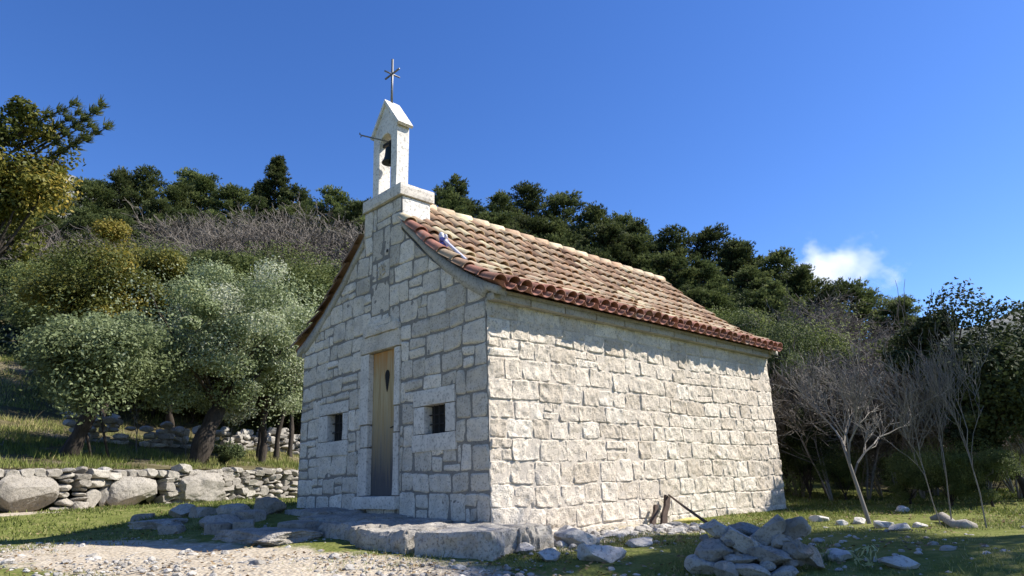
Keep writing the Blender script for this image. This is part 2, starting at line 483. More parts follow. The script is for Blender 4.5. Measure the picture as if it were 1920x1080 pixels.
def mountain(A0, A1, dist, elev_fn, seed):
    n, k = 120, 40
    A = np.radians(np.linspace(A0, A1, n)); t = np.linspace(0, 1, k)
    AA, T = np.meshgrid(A, t, indexing='ij')
    r = dist * (.62 + .76 * T)
    e = np.array([elev_fn(math.degrees(a)) for a in A])[:, None]
    prof = np.clip(1 - np.abs(T - .5) * 2, 0, 1) ** 1.1
    edge = np.clip(np.minimum(np.linspace(0, 1, n), np.linspace(1, 0, n)) * 8, 0, 1)[:, None]
    x = CAM[0] - r * np.sin(AA); y = CAM[1] + r * np.cos(AA)
    z = -60 + edge * prof * (dist * np.tan(np.radians(e)) + 60) * (1 + .25 * fbm(P3(x / dist * 9, y / dist * 9), 5, seed))
    i = np.arange(n - 1)[:, None]; j = np.arange(k - 1)[None]
    q = np.stack([i * k + j, i * k + j + 1, (i + 1) * k + j + 1, (i + 1) * k + j], -1).reshape(-1, 4)[:, ::-1]
    tag(MB().add(np.stack([x, y, z], -1).reshape(-1, 3), q).build('mountain', M['mountain'], smooth=True), kind='structure')
mountain(-40, 40, 3500, lambda a: 9.8 + .8 * math.sin(a * .25), 21)
mountain(72, 110, 900, lambda a: 23.5 + .5 * math.sin(a * .4), 22)

# ------------------------------------------------------------------ masonry
def grid_quads(nu, nv):
    i = np.arange(nu - 1)[:, None]; j = np.arange(nv - 1)[None]
    return np.stack([i * nv + j, (i + 1) * nv + j, (i + 1) * nv + j + 1, i * nv + j + 1], -1).reshape(-1, 4)
def layout(rng, u0, u1, v0, v1, band, wr, holes, tall=.25, split3=.2):
    """irregular coursed masonry: list of (ua, ub, va, vb)"""
    cells = []
    v = v0
    while v < v1 - .05:
        h = rng.uniform(*band)
        if v1 - (v + h) < band[0] * .6: h = v1 - v
        u = u0; row = []
        while u < u1 - .02:
            w = rng.uniform(*wr)
            if u1 - (u + w) < wr[0] * .7: w = u1 - u
            x = rng.random()
            jy = rng.uniform(-.02, .02)
            if x < tall: row.append((u, u + w, v, v + h))
            elif x < tall + split3:
                s = v + h * rng.uniform(.42, .58); m = u + w * rng.uniform(.4, .6)
                if rng.random() < .5: row += [(u, u + w, v, s), (u, m, s, v + h), (m, u + w, s, v + h)]
                else: row += [(u, m, v, s), (m, u + w, v, s), (u, u + w, s, v + h)]
            else:
                s = v + h * rng.uniform(.4, .6) + jy
                row += [(u, u + w, v, s), (u, u + w, s, v + h)]
            u += w
        cells += row; v += h
    out = []
    for c in cells:                                   # cut round the openings
        pieces = [c]
        for (a, b, d, e) in holes:
            nxt = []
            for (ua, ub, va, vb) in pieces:
                if ub <= a or ua >= b or vb <= d or va >= e: nxt.append((ua, ub, va, vb)); continue
                if ua < a: nxt.append((ua, a, va, vb))
                if ub > b: nxt.append((b, ub, va, vb))
                lo, hi = max(ua, a), min(ub, b)
                if va < d: nxt.append((lo, hi, va, d))
                if vb > e: nxt.append((lo, hi, e, vb))
            pieces = nxt
        out += [p for p in pieces if p[1] - p[0] > .045 and p[3] - p[2] > .045]
    return out
def masonry(mb, rng, cells, world, joint=.022, depth=.03, bevel=.035, rough=.012, cell=.03, jitter=.012, top=None, seed=0, rs=9., warp=.0, edge=-.03, ragged=1.):
    for (ua, ub, va, vb) in cells:
        if top is not None and va > max(top(np.array([ua, ub, (ua + ub) / 2]))) - .03: continue
        w, h = ub - ua - joint, vb - va - joint
        if w < .03 or h < .03: continue
        nu = max(5, int(w / cell) + 2); nv = max(5, int(h / cell) + 2)
        a = np.linspace(-1, 1, nu); b = np.linspace(-1, 1, nv)
        a = np.sign(a) * np.abs(a) ** .75; b = np.sign(b) * np.abs(b) ** .75
        Aa, Bb = np.meshgrid(a, b, indexing='ij')
        cj = rng.uniform(-jitter, jitter, (4, 2))
        wt = [(1 - Aa) * (1 - Bb) / 4, (1 + Aa) * (1 - Bb) / 4, (1 - Aa) * (1 + Bb) / 4, (1 + Aa) * (1 + Bb) / 4]
        k = rng.uniform(.03, .10)
        U = (ua + ub) / 2 + Aa * w / 2 * (1 - k * Bb ** 4) + sum(q * c[0] for q, c in zip(wt, cj))
        V = (va + vb) / 2 + Bb * h / 2 * (1 - k * Aa ** 4) + sum(q * c[1] for q, c in zip(wt, cj))
        ed = np.minimum((1 - np.abs(Aa)) * w / 2, (1 - np.abs(Bb)) * h / 2)
        bev = np.sqrt(np.clip(1 - (1 - np.clip(ed / bevel, 0, 1)) ** 2, 0, 1))
        dd = depth * rng.uniform(.6, 1.3)
        tilt = rng.uniform(-.35, .35, 2) * dd
        nz = fbm(P3(U * rs, V * rs, np.full_like(U, rng.uniform(0, 50))), 4, seed)
        D = dd * bev + bev * (tilt[0] * Aa + tilt[1] * Bb) + rough * nz * (.35 + bev)
        border = (np.abs(Aa) == 1) | (np.abs(Bb) == 1)
        D = np.where(border, edge, D)
        ew = fbm(P3(U * 14, V * 14, np.full_like(U, 3.3)), 2, seed + 7) * .007 * ragged
        U = U + np.where(border, ew, ew * .7); V = V + np.where(border, -ew, ew * .5)
        if warp: V = V + warp * fbm(P3(U * .7, V * .7), 2, 77)
        if top is not None: V = np.minimum(V, top(U) - .012)
        mb.add(world(U, V, D).reshape(-1, 3), grid_quads(nu, nv), np.clip(rng.normal(.5, .24) , 0, 1))
def backing(mb, us, vs, world, holes, top=None, rough=.008, seed=3):
    us = np.unique(np.round(np.concatenate([us] + [[h[0], h[1]] for h in holes]), 4))
    vs = np.unique(np.round(np.concatenate([vs] + [[h[2], h[3]] for h in holes]), 4))
    U, V = np.meshgrid(us, vs, indexing='ij')
    V0 = V.copy()
    if top is not None: V = np.minimum(V, top(U))
    D = rough * fbm(P3(U * 11, V * 11), 3, seed)
    q = grid_quads(len(us), len(vs))
    cu = U.ravel()[q].mean(1); cv = V0.ravel()[q].mean(1)
    ok = np.ones(len(q), bool)
    for (a, b, d, e) in holes: ok &= ~((cu > a) & (cu < b) & (cv > d) & (cv < e))
    vv = V.ravel()[q]; ok &= (vv.max(1) - vv.min(1)) > 1e-4
    mb.add(world(U, V, D).reshape(-1, 3), q[ok], .5)

WC, LC, MX = 4.385, 6.925, -2.19          # chapel width, length, ridge line
PX = np.array([-2.6, -2.19, -1.86, -1.46, -1.10, -.77, -.36, -.02, .3])
# profile of the roof underside, from the ridge (distance 0) out to the eave
RD = np.array([0, .33, .73, 1.09, 1.42, 1.83, 2.17, 2.44])
RZ = np.array([4.07, 3.74, 3.36, 3.03, 2.77, 2.49, 2.30, 2.17])
def roof_under(d): return np.interp(d, RD, RZ)
def gable_top(u): return roof_under(np.abs(u - MX)) + .0
PED = (MX - .47, MX + .47)                # bellcote pedestal
def front_top(u):
    z = gable_top(u)
    return np.where((u > PED[0]) & (u < PED[1]), 4.07, z - .05)
ZB = -.62

chapel = empty('stone_chapel', 'small limestone chapel with red tiled roof and white bellcote', 'chapel', (MX, LC / 2, -.47))
bpy.context.view_layer.update()
INV = chapel.matrix_world.inverted()
def part(mb, name, mat, parent=None, smooth=False, label=None):
    o = mb.build(name, mat, None, smooth)
    if parent is None or parent == chapel:
        o.parent = chapel; o.matrix_parent_inverse = INV
    else: o.parent = parent
    if label: o['label'] = label
    return o

rng = np.random.default_rng(7)
DOOR = (-2.425, -1.823, 0.0, 1.90)
DFR = (-2.64, -1.70, -.14, 2.06)
WINS = [(-1.399, -.571, .522, 1.251), (-3.8, -2.96, .575, 1.316)]
NICHE = (-2.46, -1.99, 2.42, 3.72)
fw = lambda U, V, D: np.stack([U, -D, V], -1)
# front wall
holes = [DFR, WINS[0], WINS[1], (NICHE[0], NICHE[1], NICHE[2], NICHE[3])]
cells = layout(rng, -WC + .01, -.01, ZB, 4.07, (.23, .33), (.19, .44), holes, .84, .06)
mb = MB(); masonry(mb, rng, cells, fw, .013, .014, .022, .012, .020, .018, front_top, 11, 11, .06, -.006, 1.7)
# the tall blocks and the carved panel above the door
v = NICHE[2]
for h, parts_ in ((.5, [(0, 1)]), (.30, [(0, .3), (.3, 1)]), (.5, [(0, .62), (.62, 1)])):
    for (a, b) in parts_:
        masonry(mb, rng, [(NICHE[0] + a * .47, NICHE[0] + b * .47, v, v + h)], fw, .02, .004, .012, .006, .02, .006, None, 31 + int(v * 10), 16)
    v += h
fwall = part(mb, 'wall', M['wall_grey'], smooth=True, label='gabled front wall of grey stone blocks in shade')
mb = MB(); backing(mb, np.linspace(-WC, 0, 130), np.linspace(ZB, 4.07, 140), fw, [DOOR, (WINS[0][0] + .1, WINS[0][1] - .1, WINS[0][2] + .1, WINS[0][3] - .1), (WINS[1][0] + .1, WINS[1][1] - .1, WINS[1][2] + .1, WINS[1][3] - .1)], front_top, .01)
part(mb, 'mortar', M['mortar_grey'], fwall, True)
hole_mb = MB()                                    # small dark putlog hole in the panel
an = np.linspace(0, 2 * np.pi, 10, endpoint=False)
hole_mb.add(np.stack([-2.06 + .022 * np.cos(an), np.full(10, -.014), 3.32 + .028 * np.sin(an)], -1), np.array([list(range(10))[::-1]]), 0)
part(hole_mb, 'hole', M['dark'], fwall)
# carved rosette
mb = MB()
for k in range(26):
    a_ = rng.uniform(0, 6.28); r_ = rng.uniform(0, .13)
    c_ = np.array([-2.2 + r_ * math.cos(a_), -.005, 3.06 + r_ * .9 * math.sin(a_)])
    t_ = rng.uniform(0, 3.14); L_ = rng.uniform(.02, .05)
    mb.tube([c_ - L_ * np.array([math.cos(t_), 0, math.sin(t_)]), c_ + np.array([0, -.012, 0]), c_ + L_ * np.array([math.cos(t_), 0, math.sin(t_)])], [.006, .011, .006], 6, rng.uniform(0, .5))
part(mb, 'carving', M['wall_grey'], fwall, True)

# side walls and rear gable
rw = lambda U, V, D: np.stack([D, U, V], -1)
side_top = 2.22
cells = layout(rng, 0, LC, ZB, side_top, (.2, .27), (.24, .52), [], .93, .03)
mb = MB(); masonry(mb, rng, cells, rw, .003, .010, .010, .020, .0135, .016, None, 23, 12, .05, -.006, 1.3)
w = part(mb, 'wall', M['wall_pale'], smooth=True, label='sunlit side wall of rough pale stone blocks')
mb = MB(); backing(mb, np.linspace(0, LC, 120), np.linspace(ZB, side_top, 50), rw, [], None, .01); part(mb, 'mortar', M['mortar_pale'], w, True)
lw = lambda U, V, D: np.stack([-WC - D, LC - U, V], -1)
cells = layout(rng, 0, LC, ZB, side_top, (.36, .48), (.26, .5), [], .12, .16)
mb = MB(); masonry(mb, rng, cells, lw, .016, .03, .04, .014, .06, .014, None, 41)
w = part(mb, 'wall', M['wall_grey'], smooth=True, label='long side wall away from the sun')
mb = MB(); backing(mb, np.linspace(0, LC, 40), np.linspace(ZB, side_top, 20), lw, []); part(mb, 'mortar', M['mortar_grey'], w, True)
bw = lambda U, V, D: np.stack([-U, LC + D, V], -1)
bt = lambda u: gable_top(-u) - .05
cells = layout(rng, 0, WC, ZB, 4.07, (.36, .48), (.26, .5), [], .12, .16)
mb = MB(); masonry(mb, rng, cells, bw, .016, .03, .04, .014, .06, .014, bt, 51)
w = part(mb, 'wall', M['wall_pale'], smooth=True, label='rear gable wall')
mb = MB(); backing(mb, np.linspace(0, WC, 60), np.linspace(ZB, 4.07, 60), bw, [], bt); part(mb, 'mortar', M['mortar_pale'], w, True)
# dark inside
mb = MB().box((-WC + .35, .35, -.3), (-.35, LC - .35, 2.1)); part(mb, 'interior', M['dark'])

# rough cut stone pieces for frames
_bm = bmesh.new(); bmesh.ops.create_icosphere(_bm, subdivisions=4, radius=1)
ICO4 = np.array([v.co for v in _bm.verts]); ICO4F = np.array([[v.index for v in f.verts] for f in _bm.faces]); _bm.free()
_bm = bmesh.new(); bmesh.ops.create_icosphere(_bm, subdivisions=6, radius=1)
ICO5 = np.array([v.co for v in _bm.verts]); ICO5F = np.array([[v.index for v in f.verts] for f in _bm.faces]); _bm.free()
_bm = bmesh.new(); bmesh.ops.create_icosphere(_bm, subdivisions=3, radius=1)
ICO3 = np.array([v.co for v in _bm.verts]); ICO3F = np.array([[v.index for v in f.verts] for f in _bm.faces]); _bm.free()
_bm = bmesh.new(); bmesh.ops.create_icosphere(_bm, subdivisions=2, radius=1)
ICO2 = np.array([v.co for v in _bm.verts]); ICO2F = np.array([[v.index for v in f.verts] for f in _bm.faces]); _bm.free()
def rough_box(mb, rng, lo, hi, tint=.5, chip=.012, sub=.05, wear=.02):
    """a dressed block: subdivided box with worn edges and an uneven face"""
    lo = np.array(lo, float); hi = np.array(hi, float); c = (lo + hi) / 2; h = (hi - lo) / 2
    sd = rng.uniform(0, 90)
    for ax in range(3):
        for sg in (-1, 1):
            a, b = [k for k in range(3) if k != ax]
            nu = max(3, int(2 * h[a] / sub) + 2); nv = max(3, int(2 * h[b] / sub) + 2)
            u = np.linspace(-1, 1, nu); v = np.linspace(-1, 1, nv)
            Uu, Vv = np.meshgrid(u, v, indexing='ij')
            p = np.zeros(Uu.shape + (3,)); p[..., a] = Uu * h[a]; p[..., b] = Vv * h[b]; p[..., ax] = sg * h[ax]
            e = h - np.abs(p); e.sort(-1)
            near = np.clip(1 - e[..., 1] / max(wear, 1e-4), 0, 1)
            nz = fbm((p + c) * 9 + sd, 3, 5)
            nrm = p / (np.linalg.norm(p, axis=-1, keepdims=True) + 1e-6)
            p = p - nrm * (near * wear * .45 * (1 + nz))[..., None] + chip * nz[..., None] * np.sign(p) * (np.abs(p) >= h - 1e-6)
            q = grid_quads(nu, nv)
            flip = (sg > 0) == (ax == 1)
            if flip: q = q[:, ::-1]
            mb.add((p + c).reshape(-1, 3), q, tint)

# door frame, door
mb = MB()
dx0, dx1, dz0, dz1 = DOOR
rough_box(mb, rng, (DFR[0], -.035, .0), (dx0, .2, .62), .45, .004)
rough_box(mb, rng, (DFR[0] + .03, -.03, .625), (dx0 - .004, .2, .92), .3, .004)
rough_box(mb, rng, (DFR[0], -.035, .925), (dx0, .2, 1.9), .6, .004)
jl0 = mb; mb = MB()
rough_box(mb, rng, (dx1, -.03, 0), (DFR[1], .2, .78), .55, .006)
rough_box(mb, rng, (dx1 + .003, -.026, .785), (DFR[1] - .02, .2, 1.12), .4, .006)
rough_box(mb, rng, (dx1, -.03, 1.125), (DFR[1], .2, 1.9), .5, .006)
jr = mb; jl = MB()
frame = None
mb = MB()
rough_box(mb, rng, (DFR[0] - .02, -.045, 1.905), (DFR[1] + .02, .2, 2.13), .4, .012, .035)
rough_box(mb, rng, (DFR[0] + .1, -.07, 2.134), (DFR[1] - .02, .1, 2.24), .5, .02, .03)
rough_box(mb, rng, (DFR[0] + .16, -.05, 2.244), (DFR[1] - .2, .1, 2.33), .6, .014, .03)
frame = part(mb, 'door_frame', M['wall_grey'], label='weathered carved lintel with a stepped top')
part(jl0, 'jamb', M['dressed'], frame); part(jr, 'jamb', M['dressed'], frame)
mb = MB(); rough_box(mb, rng, (DFR[0] - .02, -.10, -.16), (DFR[1] + .04, .2, -.005), .5, .008)
part(mb, 'door_sill', M['dressed'], frame)
mb = MB()
nb = 4; ww = (dx1 - dx0) / nb
for i in range(nb):
    mb.box((dx0 + i * ww + .0015, .045, .002), (dx0 + (i + 1) * ww - .0015, .09, dz1 - .004), .5)
for zc in (.35, 1.5): mb.box((dx0 + .01, .088, zc), (dx1 - .01, .12, zc + .1), .5)
door = part(mb, 'door', M['door'], label='narrow plank door, ochre above and bleached grey below')
mb = MB()
ph = np.linspace(0, 2 * np.pi, 26, endpoint=False)
hx = .052 * np.sin(ph) * np.where(np.cos(ph) < 0, 1 - .55 * np.abs(np.cos(ph)), 1); hzv = np.where(np.cos(ph) > 0, .075 * np.cos(ph), .20 * np.cos(ph))
mb.add(np.stack([-2.075 + hx * 1.1, np.full(26, .041), 1.55 + hzv * 1.1], -1), np.array([list(range(26))[::-1]]), 0)
part(mb, 'peephole', M['dark'], door)
mb = MB().tube([(-1.86, .045, .86), (-1.86, .01, .86)], .012, 8).tube([(-1.86, .01, .86), (-1.93, .01, .85)], .009, 8)
part(mb, 'handle', M['iron'], door, True)

# windows
for i, (a, b, c, d) in enumerate(WINS):
    t = .17; s0, s1 = (.19, .16)
    mb = MB()
    ia, ib, ic, idd = (a + .235, b - .19, c + .19, d - .2) if i == 0 else (a + .27, b - .15, c + .19, d - .165)
    rough_box(mb, rng, (a, -.024, idd + .002), (b, .22, d), .55, .003)
    rough_box(mb, rng, (a - .02, -.028, c - .02), (b + .02, .22, ic - .002), .5, .003)
    rough_box(mb, rng, (a + .005, -.022, ic), (ia, .22, idd), .6, .003)
    rough_box(mb, rng, (ib, -.022, ic), (b - .005, .22, idd), .45, .003)
    win = part(mb, 'window', M['dressed'], label=('square window beside the sunlit corner' if i == 0 else 'square window on the far side of the door'))
    mb = MB()
    for k in range(3):
        x = ia + (ib - ia) * (k + 1) / 4; mb.tube([(x, .06, ic - .02), (x, .06, idd + .02)], .009, 6)
    for k in range(2):
        z = ic + (idd - ic) * (k + 1) / 3; mb.tube([(ia - .02, .07, z), (ib + .02, .07, z)], .009, 6)
    part(mb, 'grille', M['iron'], win)
    mb = MB().box((ia - .03, .105, ic - .03), (ib + .03, .13, idd + .03)); part(mb, 'pane', M['dark'], win)

# cornice under the eaves and the plaster band along the gable
mb = MB(); mc = MB()
for y in np.arange(0, LC, .62):
    rough_box(mb, rng, (-.05, y + .004, 2.15), (.12, min(y + .616, LC), 2.24), rng.uniform(.3, .7), .006)
    rough_box(mc, rng, (-WC - .12, y + .004, 2.15), (-WC + .05, min(y + .616, LC), 2.24), rng.uniform(.3, .7), .006)
part(mb, 'cornice', M['cement']); part(mc, 'cornice', M['cement'])
def verge_band(y0, y1, thick):
    for sg in (-1, 1):
        mb = MB()
        d = np.linspace(.475, 2.40, 50)
        zt = roof_under(d) + .092
        zb_ = zt - (.10 + .10 * sstep((d - .8) / 1.4)) - thick
        zb_ = np.where(d > 2.19, np.maximum(zb_, zt - .10), zb_)
        x = MX + sg * d
        nzv = .008 * fbm(P3(x * 5, zb_ * 5), 2, 3)
        ring = np.stack([np.stack([x, np.full(50, y0) + nzv, zt], -1), np.stack([x, np.full(50, y0) + nzv, zb_], -1), np.stack([x, np.full(50, y1), zb_], -1), np.stack([x, np.full(50, y1), zt], -1)], 1)
        q = []
        for i in range(49):
            for k in range(4):
                k2 = (k + 1) % 4
                f = (i * 4 + k, i * 4 + k2, (i + 1) * 4 + k2, (i + 1) * 4 + k)
                q.append(f if sg < 0 else f[::-1])
        e = [[0, 1, 2, 3], [199, 198, 197, 196]]
        mb.add(ring.reshape(-1, 3), [np.array(q), np.array(e)], .45)
        part(mb, 'verge_band', M['cement'], smooth=True)
verge_band(-.032, .12, .0); verge_band(LC - .1, LC + .06, .0)

# roof: barrel tiles on the curved slopes
prof_d = np.linspace(0, 2.44, 200); prof_z = np.interp(prof_d, RD, RZ)
for _ in range(30): prof_z[1:-1] = (prof_z[:-2] + 2 * prof_z[1:-1] + prof_z[2:]) / 4
prof_z = prof_z + .10
arc = np.concatenate([[0], np.cumsum(np.hypot(np.diff(prof_d), np.diff(prof_z)))]); ARC = arc[-1]
def slope_pt(s):
    s = min(s, ARC - .021)
    d = np.interp(s, arc, prof_d); z = np.interp(s, arc, prof_z)
    d2 = np.interp(s + .02, arc, prof_d); z2 = np.interp(s + .02, arc, prof_z)
    d1 = np.interp(s - .02, arc, prof_d); z1 = np.interp(s - .02, arc, prof_z)
    t = np.array([d2 - d1, z2 - z1]); t /= np.linalg.norm(t)
    return np.array([d, z]), t
Y0, Y1 = -.11, 7.06
S_PED = float(np.interp(.475, prof_d, arc))
def roof_side(sg):
    rng = np.random.default_rng(5 if sg > 0 else 6)
    mb = MB()
    pitch = .213; ncol = int(round((Y1 - Y0) / pitch)); pitch = (Y1 - Y0) / ncol
    rows = 10; ex = (ARC + .035) / rows
    nseg = 8
    def tile(yc, s_lo, s_hi, r_lo, r_hi, lift_lo, lift_hi, up, tint, rot):
        pl, tl = slope_pt(s_lo); ph_, th = slope_pt(s_hi)
        if s_lo > ARC - .021: pl = pl + tl * (s_lo - ARC + .021)
        nl = np.array([-tl[1], tl[0]]); nh = np.array([-th[1], th[0]])
        a = np.linspace(0, np.pi, nseg + 1)
        th_ = .013
        rings = []
        for (pp, nn, r, lift, yy) in ((ph_, nh, r_hi, lift_hi, yc - rot), (pl, nl, r_lo, lift_lo, yc + rot)):
            for rr in (r, r - th_):
                yo = yy + rr * np.cos(a)
                hgt = (rr * np.sin(a) * .85 if up else -rr * np.sin(a) * .8) + lift
                rings.append(np.stack([MX + sg * (pp[0] + nn[0] * hgt), yo, pp[1] + nn[1] * hgt], -1))
        v = np.concatenate(rings); m = nseg + 1
        q = []
        for k in range(nseg):
            q += [(k, k + 1, 2*m + k + 1, 2*m + k), (m + k + 1, m + k, 3*m + k, 3*m + k + 1), (2*m + k, 2*m + k + 1, 3*m + k + 1, 3*m + k)]
        for k in (0, nseg):
            q.append((k, 2*m + k, 3*m + k, m + k))
        mb.add(v, np.array(q), tint)
    for i in range(ncol + 1):
        yc0 = Y0 + .09 + i * (Y1 - Y0 - .18) / ncol
        for j in range(rows):
            s_hi = max(0, j * ex - .10) + rng.uniform(-.015, .015); s_lo = (j + 1) * ex + rng.uniform(-.02, .02)
            s_hi = max(s_hi, 0)
            if yc0 < .56 and s_lo < S_PED + .12: continue
            if yc0 < .56: s_hi = max(s_hi, S_PED)
            yc = yc0 + rng.normal(0, .006)
            rr = rng.random()
            t = np.clip(rng.beta(2.2, 2.0) * .72 + .02, 0, .74) if rr > .09 else rng.uniform(.74, .81)
            edge_row = j == rows - 1; edge_col = (i == 0 and j > 1)
            if edge_row or (edge_col and rng.random() < .5): t = rng.uniform(.86, 1.0)
            if sg < 0 and i == 0: t = rng.uniform(.0, .3)
            tile(yc, s_lo - (.035 if edge_row else 0), s_hi, .108, .085, .052 + rng.uniform(-.012, .016), .02 + rng.uniform(-.006, .01), True, t, rng.normal(0, .011))
            if i < ncol:
                t2 = rng.uniform(.0, .4) if not edge_row else rng.uniform(.86, 1)
                tile(yc0 + pitch / 2, s_lo + (.01 if edge_row else -.03), s_hi, .098 if edge_row else .092, .08, .062 if edge_row else .075, .05, False, t2, rng.normal(0, .003))
    return mb
roof = None
for sg in (1, -1):
    mb = roof_side(sg)
    if roof is None: ro = mb
    else: pass
    if sg == 1: roof = part(mb, 'roof', M['tile'], smooth=True, label='tiled slope facing the sun')
    else: roof2 = part(mb, 'roof', M['tile'], smooth=True, label='tiled slope away from the sun')
# boards under the tiles
for sg, rf in ((1, roof), (-1, roof2)):
    mb = MB(); d = np.linspace(0, 2.33, 40); z = np.interp(d, prof_d, prof_z) - .055
    a = np.stack([MX + sg * d, np.full(40, .02), z], -1); b = np.stack([MX + sg * d, np.full(40, Y1 - .05), z], -1)
    a2 = a - [0, 0, .04]; b2 = b - [0, 0, .04]
    v = np.concatenate([a, b, a2, b2]); i = np.arange(39)
    q = [np.stack([i, i + 1, 40 + i + 1, 40 + i], -1), np.stack([80 + i, 120 + i, 120 + i + 1, 80 + i + 1], -1), np.stack([i, 80 + i, 81 + i, i + 1], -1), np.stack([40 + i, 41 + i, 121 + i, 120 + i], -1), np.array([[39, 79, 159, 119]])]
    mb.add(v, q); part(mb, 'roof_deck', M['cement'], rf)
# ridge tiles
mb = MB(); rr_ = np.random.default_rng(9)
y = .52
while y < Y1 - .05:
    L_ = .36; a = np.linspace(-.15, np.pi + .15, 11)
    for sgn in (0,):
        pts = []
        for yy, r, lf in ((y - .06, .115, .02), (min(y + L_, Y1), .135, .03)):
            for q_ in (r, r - .016):
                pts.append(np.stack([MX + q_ * np.cos(a) + rr_.normal(0, .004), np.full(11, yy), prof_z[0] - .01 + lf + q_ * np.sin(a) * .85], -1))
        v = np.concatenate(pts); q = []
        for k in range(10): q += [(k, 22 + k, 23 + k, k + 1), (11 + k, 12 + k, 34 + k, 33 + k), (22 + k, 33 + k, 34 + k, 23 + k), (k, k + 1, 12 + k, 11 + k)]
        mb.add(v, np.array(q), rr_.uniform(.35, .8))
    y += L_
part(mb, 'ridge_tiles', M['tile'], roof, True)

# bellcote
mb = MB()
PT = 4.07
rough_box(mb, rng, (PED[0] + .012, .012, 3.45), (PED[1] - .01, .50, PT - .004), .75, .006, .05, .02)
bell_tower = part(mb, 'bellcote', M['plaster'], smooth=False, label='white bellcote on the gable peak')
mb = MB(); rough_box(mb, rng, (PED[0] - .03, -.055, PT), (PED[1] + .03, .55, PT + .175), .45, .006, .05, .02); part(mb, 'base_slab', M['dressed'], bell_tower)
B0, B1, BZ0, BZ1, BZ2, BD0, BD1 = MX - .304, MX + .304, PT + .178, 5.29, 5.77, .0, .205
def bell_gable():
    """one slab with an arched opening, rounded inner edges"""
    mb = MB(); iw = .155; ah = 5.05
    outer, inner = [], []
    th = np.linspace(0, np.pi, 13)
    inner = [(MX + iw, BZ0)] + [(MX + iw * math.cos(t), ah + iw * 1.1 * math.sin(t)) for t in th] + [(MX - iw, BZ0)]
    n = len(inner)
    outer = [(B1, BZ0)]
    # match outline points
    for k, t in enumerate(th):
        f = k / 12
        if f <= .25: outer.append((B1, ah + (BZ1 - ah) * f / .25))
        elif f <= .75:
            g = (f - .25) / .5; x = B1 + (B0 - B1) * g
            outer.append((x, BZ1 + (BZ2 - .05 - BZ1) * (1 - abs(2 * g - 1))))
        else: outer.append((B0, BZ1 + (ah - BZ1) * (f - .75) / .25))
    outer.append((B0, BZ0))
    V = []
    for (yy) in (BD0, BD1):
        for ring in (outer, inner):
            V += [(x, yy, z) for x, z in ring]
    V = np.array(V); q = []
    for k in range(n - 1):
        q.append((k, n + k, n + k + 1, k + 1)[::-1]); q.append((2*n + k, 3*n + k, 3*n + k + 1, 2*n + k + 1))
        q.append((k, k + 1, 2*n + k + 1, 2*n + k)); q.append((n + k, 3*n + k, 3*n + k + 1, n + k + 1)[::-1])
    mb.add(V, np.array(q), .6)
    o = part(mb, 'bell_arch', M['plaster'], bell_tower)
    bv = o.modifiers.new('bevel', 'BEVEL'); bv.width = .012; bv.segments = 2; bv.limit_method = 'ANGLE'; bv.angle_limit = rad(50)
bell_gable()
mb = MB()
for sg in (1, -1):
    x0, z0 = MX, BZ2 - .045; x1, z1 = MX + sg * .345, BZ1 - .045
    d = np.array([x1 - x0, z1 - z0]); d /= np.linalg.norm(d); nrm = np.array([-d[1], d[0]]) * (1 if sg > 0 else -1)
    c = [(x0, z0), (x1, z1), (x1 + nrm[0] * .045, z1 + nrm[1] * .045), (x0, z0 + .045 / abs(nrm[1]))]
    v = [(x, yy, z) for yy in (-.03, .24) for x, z in c]
    f = [(0, 1, 2, 3), (7, 6, 5, 4), (0, 4, 5, 1), (1, 5, 6, 2), (2, 6, 7, 3)]
    if sg < 0: f = [k[::-1] for k in f]
    mb.add(v, np.array(f), .5)
cp = part(mb, 'coping', M['plaster'], bell_tower)
cz = BZ2 - .0
mb = MB().tube([(MX, .1, cz - .06), (MX, .1, cz + .79)], .019, 8)
mb.tube([(MX - .19, .1, cz + .53), (MX + .19, .1, cz + .53)], .015, 8).tube([(MX, -.04, cz + .525), (MX, .24, cz + .525)], .013, 8)
part(mb, 'cross', M['galv'], None, True, label='slender metal cross with four arms')

# bell, hung from the arch
bell = empty('bell', 'dark bronze bell hanging in the white bellcote arch', 'bell', (MX + .01, .08, 5.02))
pr = [(0.012, 0), (.05, -.005), (.068, -.03), (.072, -.09), (.08, -.16), (.098, -.215), (.118, -.25), (.122, -.262), (.105, -.255), (.06, -.1), (0.01, -.05)]
an = np.arange(20) / 20 * 2 * np.pi
v = np.concatenate([np.stack([r * np.cos(an), r * np.sin(an), np.full(20, z)], -1) for r, z in pr])
q = [(i*20+k, (i+1)*20+k, (i+1)*20+(k+1) % 20, i*20+(k+1) % 20) for i in range(len(pr) - 1) for k in range(20)]
MB().add(v, np.array(q)).build('bell_body', M['bronze'], bell, True)
MB().tube([(0, 0, .09), (0, 0, -.01)], .018, 8).box((-.165, -.022, .05), (.165, .022, .10)).build('yoke', M['iron'], bell)
MB().tube([(0, 0, -.06), (0, .005, -.25)], [.008, .012], 6).tube([(0, .005, -.25), (0, .005, -.285)], [.026, .018], 8).build('clapper', M['iron'], bell)
MB().tube([(0, .0, .085), (-.06, -.20, .095), (-.12, -.42, .10)], .011, 6).tube([(-.12, -.42, .10), (-.125, -.45, .11), (-.14, -.44, .14)], .009, 6).tube([(-.12, -.42, .10), (-.115, -.44, .06)], .008, 6).build('swing_lever', M['galv'], bell)

